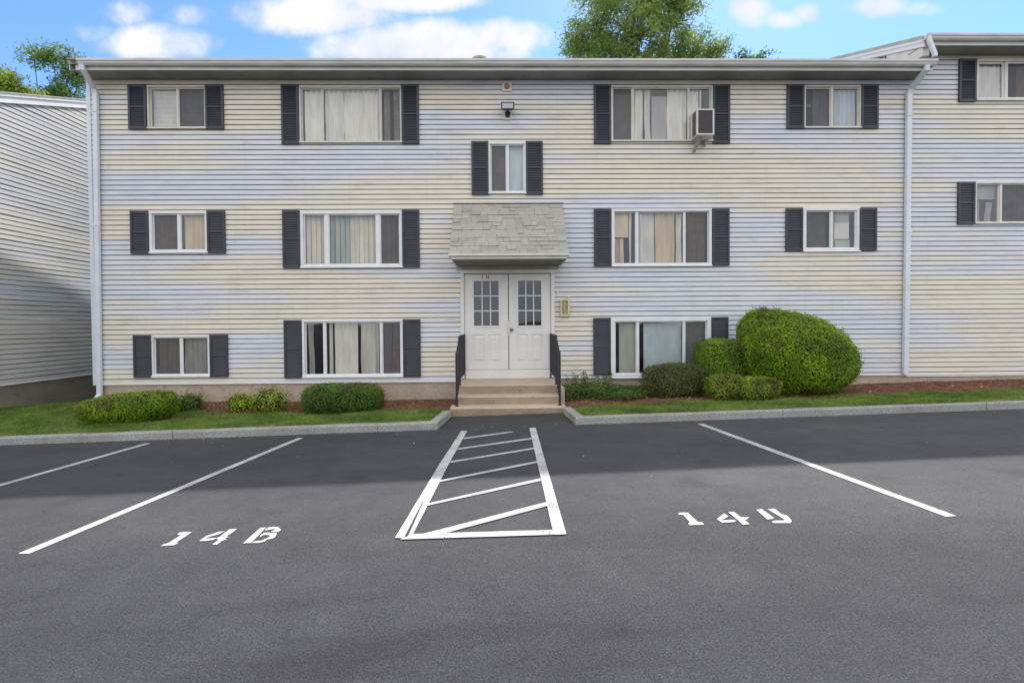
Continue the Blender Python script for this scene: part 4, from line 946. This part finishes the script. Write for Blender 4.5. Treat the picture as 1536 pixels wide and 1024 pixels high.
# bark chips
def chips(n, regs, name, mat, s0, s1, asp, lab, cat, zoff=.03):
    P = []
    for (a, b, m) in regs:
        for _ in range(m):
            x = random.uniform(a, b); y = random.uniform(mulch_front(x), -.03); P.append((x, y, bedz(x, y)+zoff+random.random()*.012))
    P = np.array(P); Nn = np.stack([rng.normal(size=len(P))*.45, rng.normal(size=len(P))*.45, np.ones(len(P))], 1); Nn /= np.linalg.norm(Nn, axis=1)[:, None]
    Ls = rng.uniform(s0, s1, len(P)); V, F = leaf_quads(P, Nn, Ls, Ls*asp); tag(np_mesh(name, V, F, mat), lab, cat, kind='stuff')
chips(0, [(-6.4, -1, 7000), (1.05, 13, 12000)], 'bark_chips', CHIP, .02, .055, .3, 'shredded red-brown bark mulch scattered on the beds', 'mulch')
chips(0, [(-6.3, -1, 60), (1.1, 9, 150)], 'fallen_leaves', DRYLEAF, .03, .06, .6, 'dry fallen leaves lying on the mulch', 'fallen leaves', .045)

# litter blown against the kerb and the steps
P = []
for _ in range(90):
    x = random.uniform(-7, 9); y = -2.83-abs(random.gauss(0, .12)) if abs(x) > 1.1 else random.uniform(-3.1, -1.85)
    P.append((x, y, gz(x, y)+.008))
for _ in range(30):
    x = random.uniform(-5, 6); y = random.uniform(-6, -3); P.append((x, y, gz(x, y)+.007))
P = np.array(P); Nn = np.stack([rng.normal(size=len(P))*.25, rng.normal(size=len(P))*.25, np.ones(len(P))], 1); Nn /= np.linalg.norm(Nn, axis=1)[:, None]
Ls = rng.uniform(.012, .035, len(P)); V, F = leaf_quads(P, Nn, Ls, Ls*.6)
tag(np_mesh('leaf_litter', V, F, DRYLEAF), 'dry bits of leaf litter lying on the asphalt along the kerb', 'leaf litter', kind='stuff')

# trees
def tree(name, label, base, H_, lobes, nclump, per, leaf, mat, trunk_r, group='trees behind the roofs', spread=.45, keepf=1.0):
    t = empty(name, base); tag(t, label, 'tree', group); B = Vector(base)
    tr = MB(); fork = B+Vector((0, 0, H_*.42)); tr.tube([B, B+Vector((.05, .03, H_*.2)), fork], trunk_r, 12, r2=trunk_r*.62); tr.build('trunk', BARK, t, smooth=True)
    br = MB(); Cs = []; Rr = []
    w = np.array([l[3]**2 for l in lobes]); w = w/w.sum()
    for li, (lx, ly, lz, lr) in enumerate(lobes):
        lc = B+Vector((lx, ly, lz)); mid = fork.lerp(lc, .5)+Vector((random.uniform(-.3, .3), random.uniform(-.3, .3), random.uniform(0, .4)))
        br.tube([fork, mid, lc], trunk_r*.38, 7, r2=trunk_r*.13)
        m = int(nclump*w[li])
        for _ in range(m):
            d = Vector(unit(1)[0]); r = lr*random.random()**.45; p = lc+Vector((d.x*r, d.y*r, d.z*r*.8))
            Cs.append(p); s = lc+(p-lc)*.15
            if random.random() < .5: br.tube([s, s.lerp(p, .55)+Vector((0, 0, .06)), p], .022, 4, r2=.008)
    br.build('branches', BARK, t)
    P = []; Ns = []
    for p in Cs:
        if noise.noise(p*.9) < -.28*keepf: continue
        k = per; ax = Vector(unit(1)[0]); ax.z = ax.z*.5-.1; ax.normalize(); q = rng.normal(size=(k, 3))*np.array([.5, .5, .3])*spread+np.array(p)
        along = rng.uniform(-1, 1, (k, 1))*spread*.8; q = q+along*np.array(ax); P.append(q)
    P = np.concatenate(P); Nn = unit(len(P)); Nn[:, 2] = np.abs(Nn[:, 2])+.35; Nn /= np.linalg.norm(Nn, axis=1)[:, None]
    Ls = rng.uniform(.7, 1.3, len(P))*leaf; V, F = leaf_quads(P, Nn, Ls, Ls*.42); np_mesh('crown', V, F, mat, t)
    return t
TL = m_leaf('tree_leaf', (.11, .20, .05), (.38, .48, .12), .8, 12, .55)
TD = m_leaf('tree_leaf_dark', (.06, .14, .04), (.20, .32, .08), .8, 12, .5)
TY = m_leaf('tree_leaf_yellow', (.11, .18, .03), (.34, .43, .07), .8, 12, .5)
def PW(px, py, Z):   # a point seen in that direction, Z metres ahead along the ground
    return ((px-757.8)/690*Z, Z-9.6, 1.56+(485-py)/690*Z)
def lobes_at(base, Z, L_):
    out = []
    for px, py, rp, dz in L_:
        p = PW(px, py, Z+dz); out.append((p[0]-base[0], p[1]-base[1], p[2]-base[2], rp/690*(Z+dz)))
    return out
b = (6.3, 12.4, -.3)
tree('tall_tree', 'big broad green tree rising behind the roof right of centre', b, 15, lobes_at(b, 22, [(900, 45, 52, 0), (965, 5, 65, .5), (950, 60, 60, -.8), (1010, 40, 50, .3), (1045, 70, 28, 0), (1068, 78, 22, 0), (1086, 76, 14, 0), (880, 75, 38, .4), (905, 0, 40, 1), (1015, -20, 45, 0), (960, -60, 60, .5), (925, 110, 60, 0), (1010, 110, 60, 0), (950, 150, 70, 1), (1065, 88, 20, 0)]), 1250, 76, .135, TL, .20, spread=.38, keepf=.8)
b = (11.5, 9.6, -.2)
tree('young_tree', 'slim tree whose few top sprays show over the roof beside the taller block', b, 9.5, lobes_at(b, 19, [(1112, 92, 14, 0), (1142, 86, 15, 0), (1125, 112, 26, 0), (1150, 120, 26, .4), (1130, 150, 34, 0)]), 110, 42, .12, TD, .11, spread=.26)
b = (-18.8, 10.5, -.5)
tree('slender_tree', 'dark feathery tree behind the left roof, its crown touching the main eave', b, 12, lobes_at(b, 20, [(72, 92, 18, 0), (98, 90, 20, 0), (122, 95, 22, 0), (118, 122, 20, 0), (108, 142, 20, 0), (135, 120, 22, .5), (128, 150, 26, 0), (100, 170, 30, 0), (140, 180, 34, 0)]), 230, 62, .12, TD, .10, spread=.27, keepf=1.0)
b = (-20.5, 9.0, -.5)
tree('bushy_tree', 'yellow-green tree behind the left roof at the left edge', b, 10, lobes_at(b, 18.5, [(-12, 98, 20, 0), (10, 118, 17, 0), (35, 124, 17, 0), (55, 136, 14, 0), (78, 146, 9, 0), (30, 142, 22, 0), (-10, 135, 26, 0), (20, 170, 36, .5), (-30, 160, 36, 0), (60, 178, 30, 0)]), 300, 66, .12, TY, .13, spread=.26, keepf=1.0)

# ------------------------------------------------------------------ sky and sun
sd = Vector((1, 2.08, 2.97)).normalized(); elev = math.asin(sd.z); az = math.atan2(sd.x, sd.y)
w = bpy.data.worlds.new("World"); sc.world = w; w.use_nodes = True; nt = w.node_tree
bg = nt.nodes['Background']; sky = nt.nodes.new('ShaderNodeTexSky'); sky.sky_type = 'NISHITA'; sky.sun_disc = False
sky.sun_elevation = elev; sky.sun_rotation = az; sky.air_density = 1.0; sky.dust_density = .3; sky.ozone_density = 2.0
SKS = .15; bg.inputs[1].default_value = SKS
tc = nt.nodes.new('ShaderNodeTexCoord'); sp = nt.nodes.new('ShaderNodeSeparateXYZ'); L(nt, tc.outputs['Generated'], sp.inputs[0])
def M(op, a, b=None, c=None, clamp=False):
    n = nt.nodes.new('ShaderNodeMath'); n.operation = op; n.use_clamp = clamp
    for i, v in enumerate((a, b, c)):
        if v is None: continue
        if hasattr(v, 'links'): L(nt, v, n.inputs[i])
        else: n.inputs[i].default_value = v
    return n.outputs[0]
ya = M('MAXIMUM', sp.outputs[1], .02)
u = M('DIVIDE', sp.outputs[0], ya); v = M('DIVIDE', sp.outputs[2], ya)
nz = nt.nodes.new('ShaderNodeTexNoise'); nz.inputs['Scale'].default_value = 8; nz.inputs['Detail'].default_value = 12; nz.inputs['Roughness'].default_value = .66; L(nt, tc.outputs['Generated'], nz.inputs['Vector'])
field = None
for (px, py, rx, ry, a) in [(250, 72, 95, 34, 1.0), (205, 28, 38, 20, .45), (165, 56, 35, 14, .45), (300, 34, 42, 16, .4), (475, 30, 130, 34, .9), (640, 76, 185, 40, 1.15), (600, 6, 130, 20, .95), (520, 8, 110, 18, .6), (760, 62, 85, 28, 1.0), (1130, 20, 36, 30, 1.05), (1170, 34, 38, 13, .6), (1214, 24, 24, 15, .5), (1318, 14, 52, 20, .95), (1380, 18, 30, 10, .3)]:
    cu, cv = (px-757.8)/690, (485-py)/690; ru, rv = rx/690, ry/690
    du = M('DIVIDE', M('SUBTRACT', u, cu), ru); dv = M('DIVIDE', M('SUBTRACT', v, cv), rv)
    e = M('MULTIPLY', M('SUBTRACT', 1.0, M('ADD', M('MULTIPLY', du, du), M('MULTIPLY', dv, dv))), a)
    field = e if field is None else M('MAXIMUM', field, e)
front = M('ADD', field, M('MULTIPLY', M('SUBTRACT', nz.outputs[0], .48), 3.4))
# unseen bright cloud added behind the camera as neutral fill for the facade
n2 = nt.nodes.new('ShaderNodeTexNoise'); n2.inputs['Scale'].default_value = 2.6; n2.inputs['Detail'].default_value = 7; n2.inputs['Roughness'].default_value = .6; L(nt, tc.outputs['Generated'], n2.inputs['Vector'])
isb = M('LESS_THAN', sp.outputs[1], .30)
BK = 1
back = M('MULTIPLY', M('MULTIPLY', M('SUBTRACT', n2.outputs[0], .22), 5), isb)
sel = M('ADD', M('MULTIPLY', M('SUBTRACT', 1.0, isb), front), back)
sm = nt.nodes.new('ShaderNodeMapRange'); sm.interpolation_type = 'SMOOTHSTEP'; sm.inputs[1].default_value = -.15; sm.inputs[2].default_value = 1.15; L(nt, sel, sm.inputs[0])
SKYTINT = nt.nodes.new('ShaderNodeMix'); SKYTINT.data_type = 'RGBA'; SKYTINT.blend_type = 'MULTIPLY'; SKYTINT.inputs[0].default_value = 1
L(nt, sky.outputs[0], SKYTINT.inputs[6]); SKYTINT.inputs[7].default_value = (.54, .68, .92, 1)
cn = nt.nodes.new('ShaderNodeMix'); cn.data_type = 'RGBA'; n3 = nt.nodes.new('ShaderNodeTexNoise'); n3.inputs['Scale'].default_value = 5; n3.inputs['Detail'].default_value = 8; n3.inputs['Roughness'].default_value = .6; L(nt, tc.outputs['Generated'], n3.inputs['Vector'])
sh = nt.nodes.new('ShaderNodeMapRange'); sh.inputs[1].default_value = .36; sh.inputs[2].default_value = .62; L(nt, n3.outputs[0], sh.inputs[0]); L(nt, sh.outputs[0], cn.inputs[0]); CLB = M('MULTIPLY_ADD', isb, 2.2, 3.35)
cn.inputs[6].default_value = (.76, .81, .90, 1); cn.inputs[7].default_value = (1.10, 1.06, 1.03, 1)
cs = nt.nodes.new('ShaderNodeVectorMath'); cs.operation = 'SCALE'; L(nt, cn.outputs[2], cs.inputs[0]); L(nt, CLB, cs.inputs['Scale'])
mx = nt.nodes.new('ShaderNodeMix'); mx.data_type = 'RGBA'; L(nt, M('MULTIPLY', sm.outputs[0], .95), mx.inputs[0]); L(nt, SKYTINT.outputs[2], mx.inputs[6]); L(nt, cs.outputs[0], mx.inputs[7]); L(nt, mx.outputs[2], bg.inputs[0])

sl = bpy.data.lights.new('sun', 'SUN'); sl.energy = 3.0; sl.angle = R(.9); sl.color = (1, .95, .88)
so = bpy.data.objects.new('sun', sl); COL.objects.link(so); so.rotation_euler = sd.to_track_quat('Z', 'Y').to_euler()

# ------------------------------------------------------------------ camera
cam = bpy.data.cameras.new('camera'); cam.sensor_width = 36; cam.lens = 690/1536*36; cam.clip_end = 3000; cam.shift_y = -14.6/1536
co = bpy.data.objects.new('camera', cam); COL.objects.link(co); sc.camera = co
p, y, r = R(1.0299), R(.8337), R(-.4226)
Fd = Vector((math.sin(y)*math.cos(p), math.cos(y)*math.cos(p), -math.sin(p))); Rt = Vector((math.cos(y), -math.sin(y), 0)); Up = Rt.cross(Fd)
R2 = Rt*math.cos(r)+Up*math.sin(r); U2 = -Rt*math.sin(r)+Up*math.cos(r)
mt = Matrix((R2, U2, -Fd)).transposed().to_4x4(); mt.translation = (0, -9.6, 1.56); co.matrix_world = mt
vs = sc.view_settings; vs.view_transform = 'Standard'; vs.look = 'None'; vs.gamma = 1; vs.exposure = 1.0
sc.cycles.transparent_max_bounces = 16
